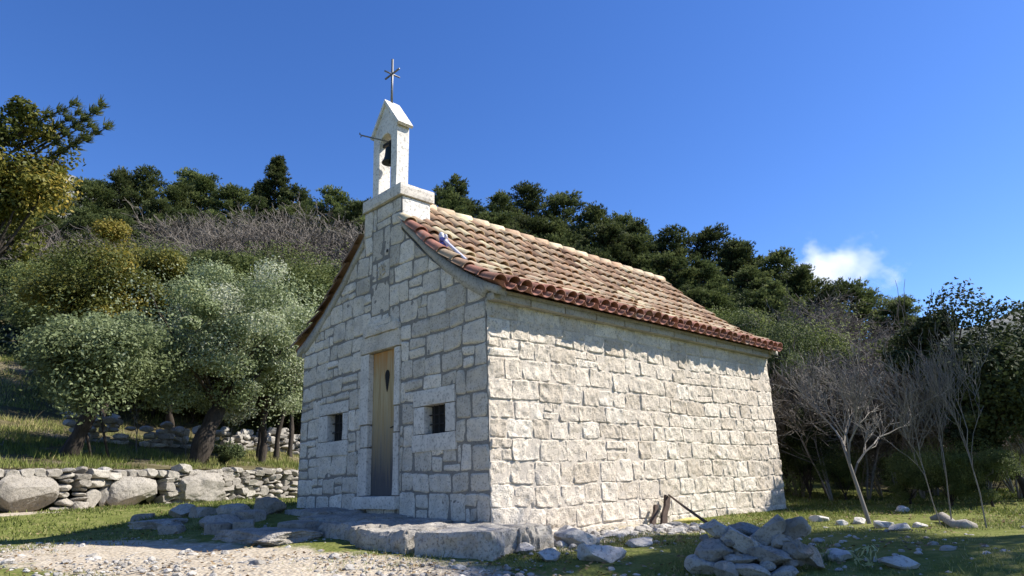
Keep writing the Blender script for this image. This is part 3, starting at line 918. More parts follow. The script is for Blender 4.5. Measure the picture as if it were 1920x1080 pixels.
# fixture lying on the tiles
def on_roof(px, py, lift=.09):
    v = ray(px, py); best = None
    for t in np.linspace(4, 20, 4000):
        p = CAM + v * t; d = p[0] - MX
        if 0 < d < 2.44 and p[2] <= np.interp(d, prof_d, prof_z) + lift: return p
    return p
pa, pb = on_roof(829, 447, .20), on_roof(874, 487, .15)
fx = empty('roof_fixture', 'blue and white fixture on a pale rod lying on the roof tiles', 'fixture', tuple(pa))
MB().tube([(0, 0, 0), tuple(pb - pa)], [.026, .02], 8).build('rod', M['white'], fx)
m_ = MB(); q0 = on_roof(832, 462, .10) - pa
fr = np.random.default_rng(12)
for k in range(7):
    c_ = q0 * (k / 6) * 1.0 + fr.normal(0, .03, 3); m_.add(ICO2 * np.array([.05, .06, .045]) * fr.uniform(.7, 1.3) * (1 + .25 * fbm(ICO2 * 2.3 + k, 2, 3))[:, None] + c_, ICO2F)
m_.build('blue_sheet', M['blue'], fx, False)
m_ = MB()
for k in range(4):
    c_ = q0 * fr.uniform(0, 1) + fr.normal(0, .035, 3) + [.03, -.03, .03]; m_.add(ICO2 * np.array([.035, .03, .05]) * fr.uniform(.6, 1.2) + c_, ICO2F)
m_.build('bracket', M['white'], fx)

# ------------------------------------------------------------------ rocks
def rock_v(rng, size, cuts=12, rough=.05, sub=3, box=False):
    rough = max(rough, .10 if box and sub == 5 else rough)
    base = (ICO5 if sub == 5 else ICO4 if sub == 4 else ICO3 if sub == 3 else ICO2)
    F = ICO5F if sub == 5 else ICO4F if sub == 4 else ICO3F if sub == 3 else ICO2F
    v = base.copy() * (1.55 if box else 1.0)
    nn = rng.normal(size=(cuts, 3)); nn /= np.linalg.norm(nn, axis=1)[:, None]
    dd = rng.uniform(.55, .9, cuts)
    if box:
        ax = np.concatenate([np.eye(3), -np.eye(3)]) + rng.normal(0, .09, (6, 3)); ax /= np.linalg.norm(ax, axis=1)[:, None]
        nn = np.concatenate([ax, nn]); dd = np.concatenate([rng.uniform(.85, 1.0, 6), rng.uniform(1.05, 1.4, cuts)])
    for n_, d_ in zip(nn, dd):
        over = v @ n_ - d_
        v = v - np.clip(over, 0, None)[:, None] * n_
    sd = rng.uniform(0, 100)
    v = v * (1 + rough * fbm(v * 1.7 + sd, 4, 3) * 2)[:, None]
    if sub >= 4:
        w = v * np.asarray(size); dn = v / np.linalg.norm(v, axis=1)[:, None]
        rg = 1 - np.abs(fbm(w * 9 + sd, 4, 12)) * 2
        w = w + dn * (.012 * (rg - .6) + .009 * fbm(w * 28 + sd, 3, 13))[:, None] * min(1, max(size) / .25)
        return w, F
    return v * np.asarray(size), F
def rotm(rng=None, rx=0, ry=0, rz=0):
    return np.array(Matrix.Rotation(rz, 3, 'Z') @ Matrix.Rotation(ry, 3, 'Y') @ Matrix.Rotation(rx, 3, 'X'))
def rock(name, label, cat, loc, size, rng, group=None, mat='rock_grey', rot=(0, 0, 0), cuts=12, rough=.05, sub=3, box=False, tint=.5):
    sub = 4 if max(size) < .3 else 5
    if label.startswith('rough grey stone packed'): sub = 4
    v, F = rock_v(rng, size, cuts, rough, sub, box)
    v = v @ rotm(None, *rot).T
    mb = MB().add(v, F, np.clip(tint + .12 * fbm(v * 4, 2, 8), 0, 1))
    o = mb.build(name, M[mat], None, True, loc)
    o.data.set_sharp_from_angle(angle=rad(24))
    return tag(o, label, cat, group)

# slabs of the platform before the door
prng = np.random.default_rng(3)
plat = empty('stone_platform', 'low platform of rough limestone slabs before the chapel door', 'platform', (-1, -.6, -.45))
def slab(cx, cy, cz_, sx, sy, sz, rz=0, rx=0, ry=0, tint=.5, seed=0, mat='rock_pale'):
    r = np.random.default_rng(seed)
    m0 = MB(); rough_box(m0, r, (-sx, -sy, -sz), (sx, sy, sz), tint, .022, .018, .05)
    R3 = rotm(None, rx, ry, rz)
    for k in range(len(m0.v)):
        v = m0.v[k]; q = v * 3.1 + seed * 7
        v = v + .085 * np.stack([fbm(q, 4, 2), fbm(q + 31, 4, 3), .32 * fbm(q + 57, 4, 4)], -1)
        rg = (1 - np.abs(fbm(v * np.array([9, 9, 6]) + seed, 3, 14)) * 2.2)[:, None]; v = v * (1 - .05 * np.clip(rg - .35, 0, 1) * np.array([1, 1, .25]))
        cr_ = 1 - np.abs(fbm(v * np.array([5, 5, 1.5]) + seed, 2, 9)) * 14
        v = v * (1 - np.array([.05, .05, .03]) * np.clip(cr_, 0, 1)[:, None])
        m0.v[k] = v @ R3.T
        m0.t[k] = np.clip(tint + .45 * fbm(v * 6, 4, 8), 0, 1)
    m0.build('slab', M['rock_grey'], plat, True, (cx + 1, cy + .6, cz_ + .45)).data.set_sharp_from_angle(angle=rad(40))
slab(.50, -.70, -.415, .40, .38, .135, .38, 0, 0, .75, 1)
slab(-.28, -.80, -.42, .36, .46, .14, .16, 0, .02, .6, 2)
slab(-1.05, -.60, -.41, .42, .58, .155, -.05, 0, .02, .5, 3)
slab(-1.98, -.48, -.38, .50, .46, .165, .08, .0, .03, .45, 4)
slab(-2.95, -.32, -.33, .52, .36, .17, -.05, 0, .04, .4, 5)
slab(.1, -.22, -.43, .75, .24, .14, .02, 0, 0, .5, 6)
# flat rocks and blocks lying in the chapel's shadow
def gpt(px, py, lift=0.0):
    """where the sight line of a pixel meets the ground"""
    v = ray(px, py); t = 1.0
    for _ in range(6000):
        p = CAM + v * t
        if p[2] <= gz(p[0], p[1]) + lift: return p
        t += .01
    return p
FR = [(505, 1012, .55, .34, .07, .2, 'broad flat slab of rock lying in front of the platform', .45),
      (300, 988, .5, .24, .06, .1, 'long flat pale rock lying farthest out in the shadow', .6),
      (345, 970, .24, .2, .13, .5, 'pointed pale rock standing among the flat rocks', .62),
      (382, 968, .17, .14, .09, .0, 'small rounded rock between the flat rocks', .5),
      (420, 985, .3, .24, .1, .8, 'wedge shaped rock beside the broad flat slab', .5),
      (437, 968, .26, .2, .13, .3, 'square grey rock beside the platform end', .55),
      (468, 975, .22, .15, .08, .1, 'low grey block against the platform end', .45),
      (505, 962, .2, .22, .15, .1, 'dark upright block leaning at the platform end', .25),
      (322, 1000, .14, .1, .07, .6, 'small rock in front of the long flat rock', .35),
      (270, 976, .15, .12, .07, .9, 'small low rock behind the long flat rock', .4),
      (410, 1000, .16, .12, .08, .2, 'dark stone left of the broad flat slab', .2),
      (455, 995, .13, .11, .08, 1.1, 'small angular stone behind the broad flat slab', .5),
      (560, 1000, .2, .14, .09, .4, 'rough stone wedged between slab and platform', .35),
      (500, 944, .22, .16, .08, .3, 'dark rock lying at the grass edge', .15)]
for i, (px_, py_, sx, sy, sz, rz, lab, tn) in enumerate(FR):
    p = gpt(px_, py_)
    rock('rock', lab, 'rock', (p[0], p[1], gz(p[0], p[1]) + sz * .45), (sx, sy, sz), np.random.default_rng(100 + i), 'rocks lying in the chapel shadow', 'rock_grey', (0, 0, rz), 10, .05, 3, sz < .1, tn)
# boulders of rubble at the foot of the sunlit wall
RB = [(1080, 1022, .26, .2, .13, 'largest bluish rock at the foot of the sunlit wall'), (1125, 1050, .24, .18, .11, 'smooth low rock in front of the sunlit wall'),
      (1062, 1008, .13, .1, .1, 'small rock touching the sunlit wall base'), (1200, 1022, .28, .16, .05, 'flat pale rock half sunk beside the moss'),
      (985, 1035, .17, .12, .06, 'low rock near the chapel corner in shade'), (945, 1012, .14, .16, .12, 'rough stone at the very foot of the chapel corner'),
      (1160, 1008, .22, .12, .05, 'thin flat rock along the wall foot'), (1030, 1048, .16, .1, .06, 'dark rock sunk in the shaded grass')]
for i, (px_, py_, sx, sy, sz, lab) in enumerate(RB):
    p = gpt(px_, py_)
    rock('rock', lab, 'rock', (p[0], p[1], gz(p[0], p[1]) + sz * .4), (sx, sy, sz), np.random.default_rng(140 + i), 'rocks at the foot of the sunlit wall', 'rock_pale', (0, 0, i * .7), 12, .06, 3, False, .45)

# heap of stones beside the wall
PC = gpt(1415, 1078); PC = np.array([PC[0], PC[1]])
def heap():
    r = np.random.default_rng(77)
    v = ray(1415, 1000); f2 = np.array([v[0], v[1]]); f2 /= np.linalg.norm(f2); r2 = np.array([f2[1], -f2[0]])
    SP = [ # px, py (centre), depth offset, size (right, depth, up), tilt, label, tint
        (1395, 1020, .0, (.22, .16, .09), (.0, .55, .0), 'long pale slab sloping down on top of the heap', .75, True),
        (1345, 992, .06, (.19, .16, .10), (.0, .15, .3), 'rounded pale stone topmost on the left of the heap', .7, False),
        (1440, 998, .10, (.21, .16, .085), (.0, -.65, .0), 'flat grey slab tipped upward on top of the heap', .62, True),
        (1340, 1035, -.08, (.20, .18, .14), (.1, .1, .5), 'big brownish boulder on the left of the heap', .25, False),
        (1318, 1062, -.12, (.19, .17, .11), (0, .2, .1), 'pale boulder at the lower left of the heap', .62, False),
        (1388, 1050, -.14, (.19, .14, .07), (0, -.08, .2), 'wedge shaped light stone low in the middle of the heap', .68, False),
        (1450, 1042, -.10, (.24, .15, .09), (0, .2, .0), 'long dark stone across the middle of the heap', .3, False),
        (1495, 1032, -.06, (.11, .1, .12), (0, .2, .0), 'upright dark stone on the right of the heap', .3, False),
        (1462, 1018, .02, (.12, .12, .10), (0, -.3, .4), 'dark round stone under the tipped slab', .3, False),
        (1487, 992, .10, (.16, .14, .12), (0, -.4, .4), 'dark stone at the upper right of the heap', .28, False),
        (1520, 1042, .0, (.17, .13, .10), (0, .5, .2), 'bluish pale stone at the right end of the heap', .72, False),
        (1410, 1072, -.22, (.2, .16, .09), (0, .1, .2), 'flat light stone at the front foot of the heap', .55, False),
        (1475, 1076, -.22, (.17, .14, .07), (0, -.1, .7), 'stone at the front foot of the heap, right of the flat one', .5, False),
        (1362, 1072, -.24, (.13, .12, .1), (0, .3, .1), 'bluish stone wedged low between two pale boulders', .5, False),
        (1440, 1060, -.16, (.08, .07, .06), (0, 0, 0), 'small round stone low in the heap', .6, False),
        (1494, 990, .3, (.15, .13, .10), (0, .2, 0), 'sunlit pale stone behind the heap by the wall corner', .85, False),
        (1400, 1000, .25, (.25, .2, .12), (0, 0, .4), 'dark stone deep behind the slabs of the heap', .15, False)]
    dist0 = np.hypot(*(PC - CAM[:2])) + .15
    for i, (px_, py_, dd, sz, rot, lab, tn, bx) in enumerate(SP):
        p = at(px_, py_, dist0 + dd); sz = tuple(q * .74 for q in sz); p[2] -= .0
        rz = math.atan2(r2[1], r2[0]) + rot[2] * .4
        rock('stone', lab, 'stone', tuple(p), sz, np.random.default_rng(200 + i), 'stones heaped beside the sunlit wall', 'rock_grey', (rot[0], rot[1], rz), 12, .05, 3, bx, min(1, tn + .12))
    for i in range(48):       # the stones that fill the body of the heap
        a = r.uniform(-.42, .42); b = r.uniform(-.1, .5)
        hgt = .26 * (1 - (a / .7) ** 2) * (1 - max(0, b - .2) ** 2 * 2.5)
        c = PC + r2 * a + f2 * (b + .12)
        z = gz(c[0], c[1]) + max(.02, hgt * r.uniform(.05, .85))
        s = r.uniform(.055, .115)
        rock('stone', 'rough grey stone packed into the body of the heap', 'stone', (c[0], c[1], z), (s, s * r.uniform(.7, 1), s * r.uniform(.55, .8)), np.random.default_rng(300 + i), 'stones heaped beside the sunlit wall', 'rock_grey', (0, r.uniform(-.4, .4), r.uniform(0, 6)), 12, .06, 3, False, r.uniform(.1, .55))
heap()

# stakes and iron bar by the wall
def on_wall(px, py, x):
    v = ray(px, py); return CAM + v * (x - CAM[0]) / v[0]
for i, (b, t, wd, lab) in enumerate([((1243, 1000), (1252, 930), .055, 'broader dark weathered board leaning on the sunlit wall'), ((1222, 996), (1231, 946), .04, 'short narrow dark stake beside the broader board')]):
    p0 = on_wall(*b, .20); p1 = on_wall(*t, .085); p0[2] = gz(p0[0], p0[1]) - .03
    mid = (p0 + p1) / 2 + [.0, .01, 0]
    mb = MB(); r = np.random.default_rng(400 + i)
    n = 14; tt = np.linspace(0, 1, n); pts = p0 + (p1 - p0) * tt[:, None]
    prof = wd * (1 + .18 * fbm(P3(tt * 6, tt * 0 + i), 2, 4)) * (1.1 - .2 * tt)
    ring = []
    for k in range(n):
        w_ = prof[k]; o_ = .012 * math.sin(k * .9)
        ring.append([pts[k] + [ .018, -w_ + o_, 0], pts[k] + [.022, w_ + o_, 0], pts[k] + [-.018, w_ + o_, 0], pts[k] + [-.018, -w_ + o_, 0]])
    ring = np.array(ring).reshape(-1, 3)
    if i == 0: ring[-4:, 2] += np.array([.02, -.03, -.03, .02])
    q = [(k*4+a, k*4+(a+1) % 4, (k+1)*4+(a+1) % 4, (k+1)*4+a) for k in range(n - 1) for a in range(4)]
    mb.add(ring, [np.array(q), np.array([[(n-1)*4+3, (n-1)*4+2, (n-1)*4+1, (n-1)*4]])[:, ::-1]])
    tag(mb.build('board' if i == 0 else 'stake', M['stake']), lab, 'board' if i == 0 else 'stake')
p1 = on_wall(1254, 928, .10); p0 = at(1332, 985, np.hypot(*(PC - CAM[:2])) + .2)
tag(MB().tube([p0, (p0 + p1) / 2 + [0, 0, -.006], p1], .013, 8).build('iron_bar', M['stake'], smooth=True), 'thin rusty bar leaning from the stone heap to the wall', 'bar')
p = on_wall(1290, 1006, .22); p[2] = gz(p[0], p[1]) + .02
mb = MB(); rr = np.random.default_rng(5)
mb.tube([p + [0, -.32, 0], p + [.02, 0, .012], p + [0, .33, .0]], [.02, .028, .02], 8)
tag(mb.build('stick', M['yellow'], smooth=True), 'yellow stick lying on the ground behind the stone heap', 'stick')

# ------------------------------------------------------------------ dry stone wall, left
def dry_wall():
    r = np.random.default_rng(31)
    base = empty('dry_stone_wall', 'low dry stone wall of boulders along the grass left of the chapel', 'wall', (_WA[0], _WA[1], -.1))
    off = np.array([_WA[0], _WA[1], -.1])
    mb = MB()
    def put(mb, t, z, sx, sy, sz, tint, sub=3, bx=False, push=0):
        c, d = wall_line(t); c = c - _WN * push
        v, F = rock_v(r, (sx, sy, sz), 10, .06, sub, bx)
        an_ = math.atan2(d[1], d[0]); v = v @ rotm(None, r.uniform(-.1, .1), r.uniform(-.15, .15), an_ + r.uniform(-.12, .12)).T
        mb.add(v + np.array([c[0], c[1], z]) - off, F, np.clip(tint + .12 * fbm(v * 3, 2, 8), 0, 1))
    big = [(-.6, .55, .42), (.75, .66, .42), (3.05, .7, .40), (4.75, .58, .38)]
    for (t, sx, sz) in big:
        b = MB(); g = gz(*wall_line(t)[0]); put(b, t, g + sz * .75, sx, .28, sz * .92, .3 if t < 2 else .45, 5, t > 4, .08)
        b.build('boulder', M['rock_grey'], base, True)
    t = -5.5
    while t < 11.5:
        g = float(gz(*wall_line(t)[0])); z = g - .02
        wst = r.uniform(.2, .34)
        inb = any(abs(t + wst / 2 - q) < sx * .85 for q, sx, _ in big)
        if inb:
            put(mb, t + wst / 2, g + .66, wst * .5, .16, .08, r.uniform(.3, .7), 2, True)
            put(mb, t + wst / 2, g + .3, wst * .55, .12, .25, r.uniform(.2, .4), 2, False, -.15)
        else:
            if r.random() < .3:
                put(mb, t + wst / 2, g + .2, wst * .55, .18, .22, r.uniform(.4, .85), 3, False); z = g + .4
            while z < g + .70:
                h = r.uniform(.08, .17); put(mb, t + wst / 2 + r.uniform(-.06, .06), z + h / 2, wst * r.uniform(.42, .66), .17, h * r.uniform(.5, .7), r.uniform(.1, .9), 3, r.random() < .4, r.uniform(-.03, .05)); z += h
        t += wst
    mb.build('stonework', M['rock_grey'], base)
dry_wall()

# rubble terraces farther up on the left
def rubble_wall(px0, py0, px1, py1, d0, d1, hgt, label, seed, name='rubble_wall'):
    r = np.random.default_rng(seed); mb = MB()
    a = at(px0, py0, d0); b = at(px1, py1, d1); L_ = np.linalg.norm((b - a)[:2])
    o = a.copy(); o[2] = terrain(a[0], a[1])
    n = int(L_ / .22)
    for i in range(n):
        t = (i + r.uniform(.2, .8)) / n; c = a + (b - a) * t; g = terrain(c[0], c[1]); z = 0
        top = hgt * r.uniform(.6, 1.1) * (1 - .3 * abs(2 * t - 1))
        while z < top:
            h = r.uniform(.1, .24); v, F = rock_v(r, (r.uniform(.13, .24), r.uniform(.13, .22), h * .6), 9, .06, 2, r.random() < .4)
            v = v @ rotm(None, 0, 0, r.uniform(0, 6)).T
            mb.add(v + np.array([c[0] + r.uniform(-.12, .12), c[1] + r.uniform(-.12, .12), g + z + h * .3]) - o, F, r.uniform(.0, .75)); z += h * r.uniform(.8, 1.6)
    tag(mb.build(name, M['rubble'], None, False, tuple(o)), label, 'wall')
rubble_wall(130, 830, 240, 835, 21.5, 22.5, .9, 'tumbled pale rubble wall under the leaning tree', 61)
rubble_wall(268, 830, 350, 835, 22.5, 23.5, .75, 'short heap of pale rubble left of the silvery tree trunk', 62, 'rubble_heap')
rubble_wall(375, 835, 560, 835, 24, 26.5, .85, 'rubble terrace wall right of the silvery tree trunk', 63)
rubble_wall(205, 770, 310, 765, 29, 30, 1.1, 'upper rubble terrace wall glimpsed between the trunks', 64)
rubble_wall(129, 770, 165, 765, 26, 27, 1.0, 'rubble terrace stones behind the leaning trunk', 65)

# ------------------------------------------------------------------ foliage
def rdir(r, n):
    v = r.normal(size=(n, 3)); return v / np.linalg.norm(v, axis=1)[:, None]
def leaf_quads(mb, r, c, nrm, L_, W_, tint):
    n = len(c)
    t = np.cross(nrm, rdir(r, n)); t /= np.linalg.norm(t, axis=1)[:, None] + 1e-9
    b = np.cross(nrm, t)
    L_ = L_ * r.uniform(.7, 1.3, n); W_ = W_ * r.uniform(.7, 1.3, n)
    v = np.stack([c - t * L_[:, None] / 2, c + b * W_[:, None] / 2, c + t * L_[:, None] / 2, c - b * W_[:, None] / 2], 1)
    mb.add(v.reshape(-1, 3), np.arange(4 * n).reshape(n, 4), np.repeat(tint, 4))
def clump_leaves(mb, r, centers, radii, per, L_, W_, up=.4, hollow=.55, tcol=None):
    for k, (c, R) in enumerate(zip(centers, radii)):
        n = int(per * r.uniform(.7, 1.3))
        d = rdir(r, n); rr = r.uniform(hollow, 1, n) ** .7
        lump = 1 + .35 * fbm(d * 2.1 + k * 3.7, 2, 5)
        p = np.asarray(c) + d * (rr * lump)[:, None] * np.asarray(R)
        nrm = d * .6 + rdir(r, n) * .8 + np.array([0, 0, up]); nrm /= np.linalg.norm(nrm, axis=1)[:, None]
        base = .5 if tcol is None else tcol[k]
        leaf_quads(mb, r, p, nrm, L_, W_, np.clip(base + r.normal(0, .13, n), 0, 1))
def needle_tufts(mb, r, c, d, L_, w, k, tint):
    n = len(c)
    C_ = np.repeat(c, k, 0); D = np.repeat(d, k, 0) + .75 * rdir(r, n * k); D /= np.linalg.norm(D, axis=1)[:, None]
    s = np.cross(D, rdir(r, n * k)); s /= np.linalg.norm(s, axis=1)[:, None] + 1e-9
    Lk = L_ * r.uniform(.6, 1.2, n * k)
    v = np.stack([C_ - s * w, C_ + s * w, C_ + D * Lk[:, None] + s * w * .3, C_ + D * Lk[:, None] - s * w * .3], 1)
    mb.add(v.reshape(-1, 3), np.arange(4 * n * k).reshape(-1, 4), np.repeat(np.repeat(tint, k), 4))

def limb_path(r, p, d, L_, n=6, wob=.25, rise=.0):
    pts = [np.array(p, float)]; d = np.array(d, float); d /= np.linalg.norm(d)
    for i in range(n):
        d = d + r.normal(0, wob, 3) / math.sqrt(n) + np.array([0, 0, rise / n]); d /= np.linalg.norm(d)
        pts.append(pts[-1] + d * L_ / n)
    return np.array(pts)

def pine_meshes(seed, H, R, conical=False, start=.22, light=False, boughs=62, umbrella=False):
    r = np.random.default_rng(seed)
    tr = MB(); cr = MB()
    tp = limb_path(r, (0, 0, -.6), (0, 0, 1), H * .96 + .6, 9, .12 if not conical else .04)
    tr.tube(tp, np.linspace(.17 * H / 8, .03, len(tp)), 7)
    ga = 2.399
    for i in range(boughs):
        f = start + (1 - start) * (i + r.uniform(0, 1)) / boughs
        if conical: rad_ = R * (1 - f) ** .8 * r.uniform(.75, 1.1) / (1 - start) ** .8 + .15
        elif umbrella: rad_ = R * (math.sin(min(1, (f - start) / (1 - start) * 1.02) * math.pi * .93 + .12) ** .6) * r.uniform(.45, 1.1)
        else:
            g = (f - start) / (1 - start); rad_ = R * (max(.02, 1 - (2 * g - .75) ** 2 / 1.7)) ** .6 * r.uniform(.45, 1.12)
        a = i * ga + r.uniform(-.4, .4)
        z = f * H; base = np.array([np.interp(z, tp[:, 2], tp[:, 0]), np.interp(z, tp[:, 2], tp[:, 1]), z])
        d = np.array([math.cos(a), math.sin(a), r.uniform(.0, .45) if not conical else r.uniform(-.15, .2)])
        lp = limb_path(r, base, d, rad_, 4, .3, .25)
        tr.tube(lp, np.linspace(.045 * H / 8, .012, len(lp)), 4, cap=False)
        m = int(18 + 26 * rad_ / R); bt_ = r.normal(.5, .2)
        tips = []
        for q in (1.0, .72, .45):
            c = lp[-1] * q + base * (1 - q) if q < 1 else lp[-1]
            sp = .17 * R * (1.1 if q == 1 else .9)
            k = int(m * (1.0 if q == 1 else .6))
            tips.append(c + rdir(r, k) * (r.uniform(.3, 1.35, k)[:, None] * sp) * np.array([1.15, 1.15, .72 if not conical else .4]) + r.normal(0, .05, (k, 3)))
        tips = np.concatenate(tips)
        dd = tips - base; dd /= np.linalg.norm(dd, axis=1)[:, None] + 1e-6; dd = dd + [0, 0, .5]
        tb = np.clip(bt_ + .35 * (tips[:, 2] - lp[-1][2]) / (.2 * R) + r.normal(0, .14, len(tips)), 0, 1)  # sunlit bough tops put into the tint: paler upward, darker underneath
        needle_tufts(cr, r, tips, dd, .21 * H / 8 + .03, .034 * H / 8, 6, tb)
    top = tp[-1] + r.normal(0, .12, (14, 3)); needle_tufts(cr, r, top, np.tile([0, 0, 1.0], (14, 1)), .35, .03, 5, np.full(14, .6))
    return tr.mesh('trunk', M['bark_dark'], True), cr.mesh('crown', M['pine_light' if light else 'pine'])

def bare_meshes(seed, H, spread, stems=1, mat='twig', density=1.0, rt=.05, thick=1.0, sides=3, up=.5, fine=.006):
    r = np.random.default_rng(seed)
    P0, P1, R0, R1 = [], [], [], []
    tr = MB()
    def rec(p, d, L_, rd, depth):
        n = 4 if depth < 2 else 3
        pts = limb_path(r, p, d, L_, n, .45 if depth else .14, up * .35)
        rr = np.linspace(rd, rd * .55, n + 1)
        if depth == 0: tr.tube(pts, rr, 7)
        else:
            for k in range(n): P0.append(pts[k]); P1.append(pts[k + 1]); R0.append(rr[k]); R1.append(rr[k + 1])
        if depth >= 4: return
        nc = int(r.integers(3, 6) * density) if depth < 3 else int(r.integers(3, 5) * density)
        for c in range(nc):
            f = r.uniform(.35 if depth else .6, 1.0); i = min(n - 1, int(f * n)); q = pts[i] + (pts[i + 1] - pts[i]) * (f * n - i)
            dd = (pts[-1] - pts[0]); dd /= np.linalg.norm(dd)
            nd = dd + rdir(r, 1)[0] * spread; nd[2] += up * .25
            rec(q, nd, L_ * r.uniform(.5, .8), max(rd * r.uniform(.4, .6), fine), depth + 1)
    for s in range(stems):
        a = r.uniform(0, 6.28); tl = 0 if stems == 1 else r.uniform(.05, .3)
        rec((.04 * math.cos(a) * (stems > 1), .04 * math.sin(a) * (stems > 1), -.15), (tl * math.cos(a), tl * math.sin(a), 1), H * (.42 if stems == 1 else .46), rt * H / 5 * thick, 0)
    cr = MB(); t = np.clip(np.repeat(r.normal(.5, .2, len(P0)), 2 * sides), 0, 1)
    cr.segs(P0, P1, R0, R1, sides, t)
    return tr.mesh('trunk', M[mat if mat != 'twig' else 'bark_grey'], True), cr.mesh('crown', M[mat])

def leafy_meshes(seed, H, R, mat, clumps=26, per=420, L_=.14, W_=.08, trunk_h=.2, rt=.12, up=.4, squash=.75, lean=(0, 0), bark='bark_dark', cr_r=.34, tints=None):
    r = np.random.default_rng(seed)
    tr = MB(); cr = MB()
    tz = H * trunk_h
    top = np.array([lean[0], lean[1], tz])
    tp = limb_path(r, (0, 0, -.35), (lean[0], lean[1], tz + .35), np.linalg.norm([lean[0], lean[1], tz + .35]), 8, .28 if trunk_h < .6 else .07)
    tr.tube(tp, np.linspace(rt * 1.4, rt * .8, len(tp)) * (1 + .14 * np.sin(np.arange(len(tp)) * 2.1 + seed)), 9); top = tp[-1]
    cz_ = (H + tz) / 2; hh = (H - tz) / 2
    cs, rs, tc = [], [], []
    zlo = tz - .10 * H * (trunk_h > .15); cz_ = (H + zlo) / 2; hh = (H - zlo) / 2
    for i in range(clumps):
        d = rdir(r, 1)[0]
        f = r.uniform(.35, 1.0) if i % 4 else r.uniform(.1, .5)
        f *= 1 + .22 * float(fbm(d[None] * 1.6 + seed, 2, 4)[0])
        c = np.array([top[0] * .7 + lean[0] * .3 + d[0] * R * f, top[1] + d[1] * R * f, cz_ + d[2] * hh * f])
        rr = R * cr_r * r.lognormal(-.05, .38)
        cs.append(c); rs.append(np.array([rr, rr, rr * squash * r.uniform(.7, 1.1)])); tc.append(np.clip(r.normal(.68 if mat == 'olive' else .5, .2), 0, 1) if tints is None else r.uniform(*tints))
        if i % 2 == 0 and c[2] > tz * .9:
            lp = limb_path(r, top * .9, (c - top) + np.array([0, 0, .3]), np.linalg.norm(c - top), 5, .3)
            tr.tube(lp, np.linspace(rt * .32, .012, len(lp)), 5, cap=False)
    clump_leaves(cr, r, cs, rs, per, L_, W_, up, .35, tc)
    return tr.mesh('trunk', M[bark], True), cr.mesh('crown', M[mat])

class Kind:
    def __init__(s, name, cat, variants, H, R): s.name, s.cat, s.var, s.H, s.R, s.protos = name, cat, variants, H, R, {}
    def place(s, x, y, h, label, group, i=0, rz=0.0, wid=1.0, z=None):
        i = i % len(s.var)
        if i not in s.protos:
            o = bpy.data.objects.new(s.name, None); COL.objects.link(o); o.empty_display_size = .3
            for nm, me in zip(('trunk', 'crown'), s.var[i]):
                c = bpy.data.objects.new(nm, me); COL.objects.link(c); c.parent = o
            s.protos[i] = o
        else: o = copy_tree(s.protos[i])
        k = h / s.H
        o.location = (x, y, terrain(x, y) if z is None else z); o.rotation_euler = (0, 0, rz); o.scale = (k * wid, k * wid, k)
        return tag(o, label, s.cat, group)
PINE = Kind('pine_tree', 'tree', [pine_meshes(1000 + i, 8, 2.3, False, .18, False, 64, i % 2 == 1) for i in range(5)], 8, 2.3)
PINEL = Kind('pine_tree', 'tree', [pine_meshes(1100 + i, 8, 2.3, False, .15, True, 62) for i in range(3)], 8, 2.3)
CONE = Kind('conifer', 'tree', [pine_meshes(1200 + i, 9, 2.2, True, .1, False, 80) for i in range(2)], 9, 2.2)
BARE = Kind('bare_tree', 'tree', [bare_meshes(1300 + i, 5, .95, 3, 'twig', 1.3, .028, 1.0, 3, .5, .012) for i in range(5)], 5, 2.2)
SHRUB = Kind('green_shrub', 'shrub', [leafy_meshes(1400 + i, 4, 2.0, 'shrub', 26, 1000, .075, .048, .08, .08, .4, .8) for i in range(3)], 4, 2.0)
OAK = Kind('evergreen_tree', 'tree', [leafy_meshes(1500 + i, 5, 1.7, 'oak', 36, 800, .085, .05, .05, .09, .4, .9) for i in range(3)], 5, 1.7)

trng = np.random.default_rng(2024)
def sky_tree(kind, px, py, dist, label, group, wid=1.0, i=0, minh=2.0):
    p = at(px, py, dist); g = terrain(p[0], p[1]); h = max(minh, (p[2] - g) * (.94 if kind.name in ('pine_tree', 'conifer') else .97))
    return kind.place(p[0], p[1], h, label, group, i, trng.uniform(0, 6.28), wid * (1 if h < 9 else 9 / h) )

G1 = 'pines along the ridge behind the chapel roof'
G2 = 'trees along the left skyline'
G3 = 'dark pines massed on the slope behind the roof'
G4 = 'grey leafless trees on the right slope'
G5 = 'grey leafless trees on the left slope'
G6 = 'green shrubs on the left slope'
G7 = 'evergreens beside the far end of the chapel'
G8 = 'light green pines on the upper left slope'
# skyline, left to right
for i, (px_, py_, k, d, w_, lab) in enumerate([
    (60, 322, PINEL, 66, 1, None), (100, 345, PINEL, 64, 1, None), (178, 330, PINEL, 64, 1, None), (222, 314, PINE, 66, .9, 'small pine second from the left on the skyline'), (275, 311, PINE, 66, .9, 'dark round topped pine on the left skyline'),
    (330, 338, PINEL, 62, 1, None), (365, 322, PINEL, 66, 1, 'light pine with a twin top on the left skyline'), (402, 330, PINEL, 64, 1, None), (455, 345, PINEL, 62, 1.1, None),
    (521, 290, CONE, 66, 1.0, 'tall dark conical conifer standing highest on the left skyline'), (488, 335, CONE, 68, .8, 'smaller conifer just left of the tall conical one'), (572, 348, PINE, 64, 1, None), (632, 356, PINEL, 62, 1.1, None), (668, 378, PINE, 60, 1, None)]):
    sky_tree(k, px_, py_, d, lab or 'light green pine among the trees of the left skyline', G2, w_, i)
RD_LAB = {1: 'pine at the left end of the ridge, right beside the bellcote base', 3: 'highest dark pine on the ridge right of the bellcote', 13: 'spreading pine with sky showing through at the ridge end'}
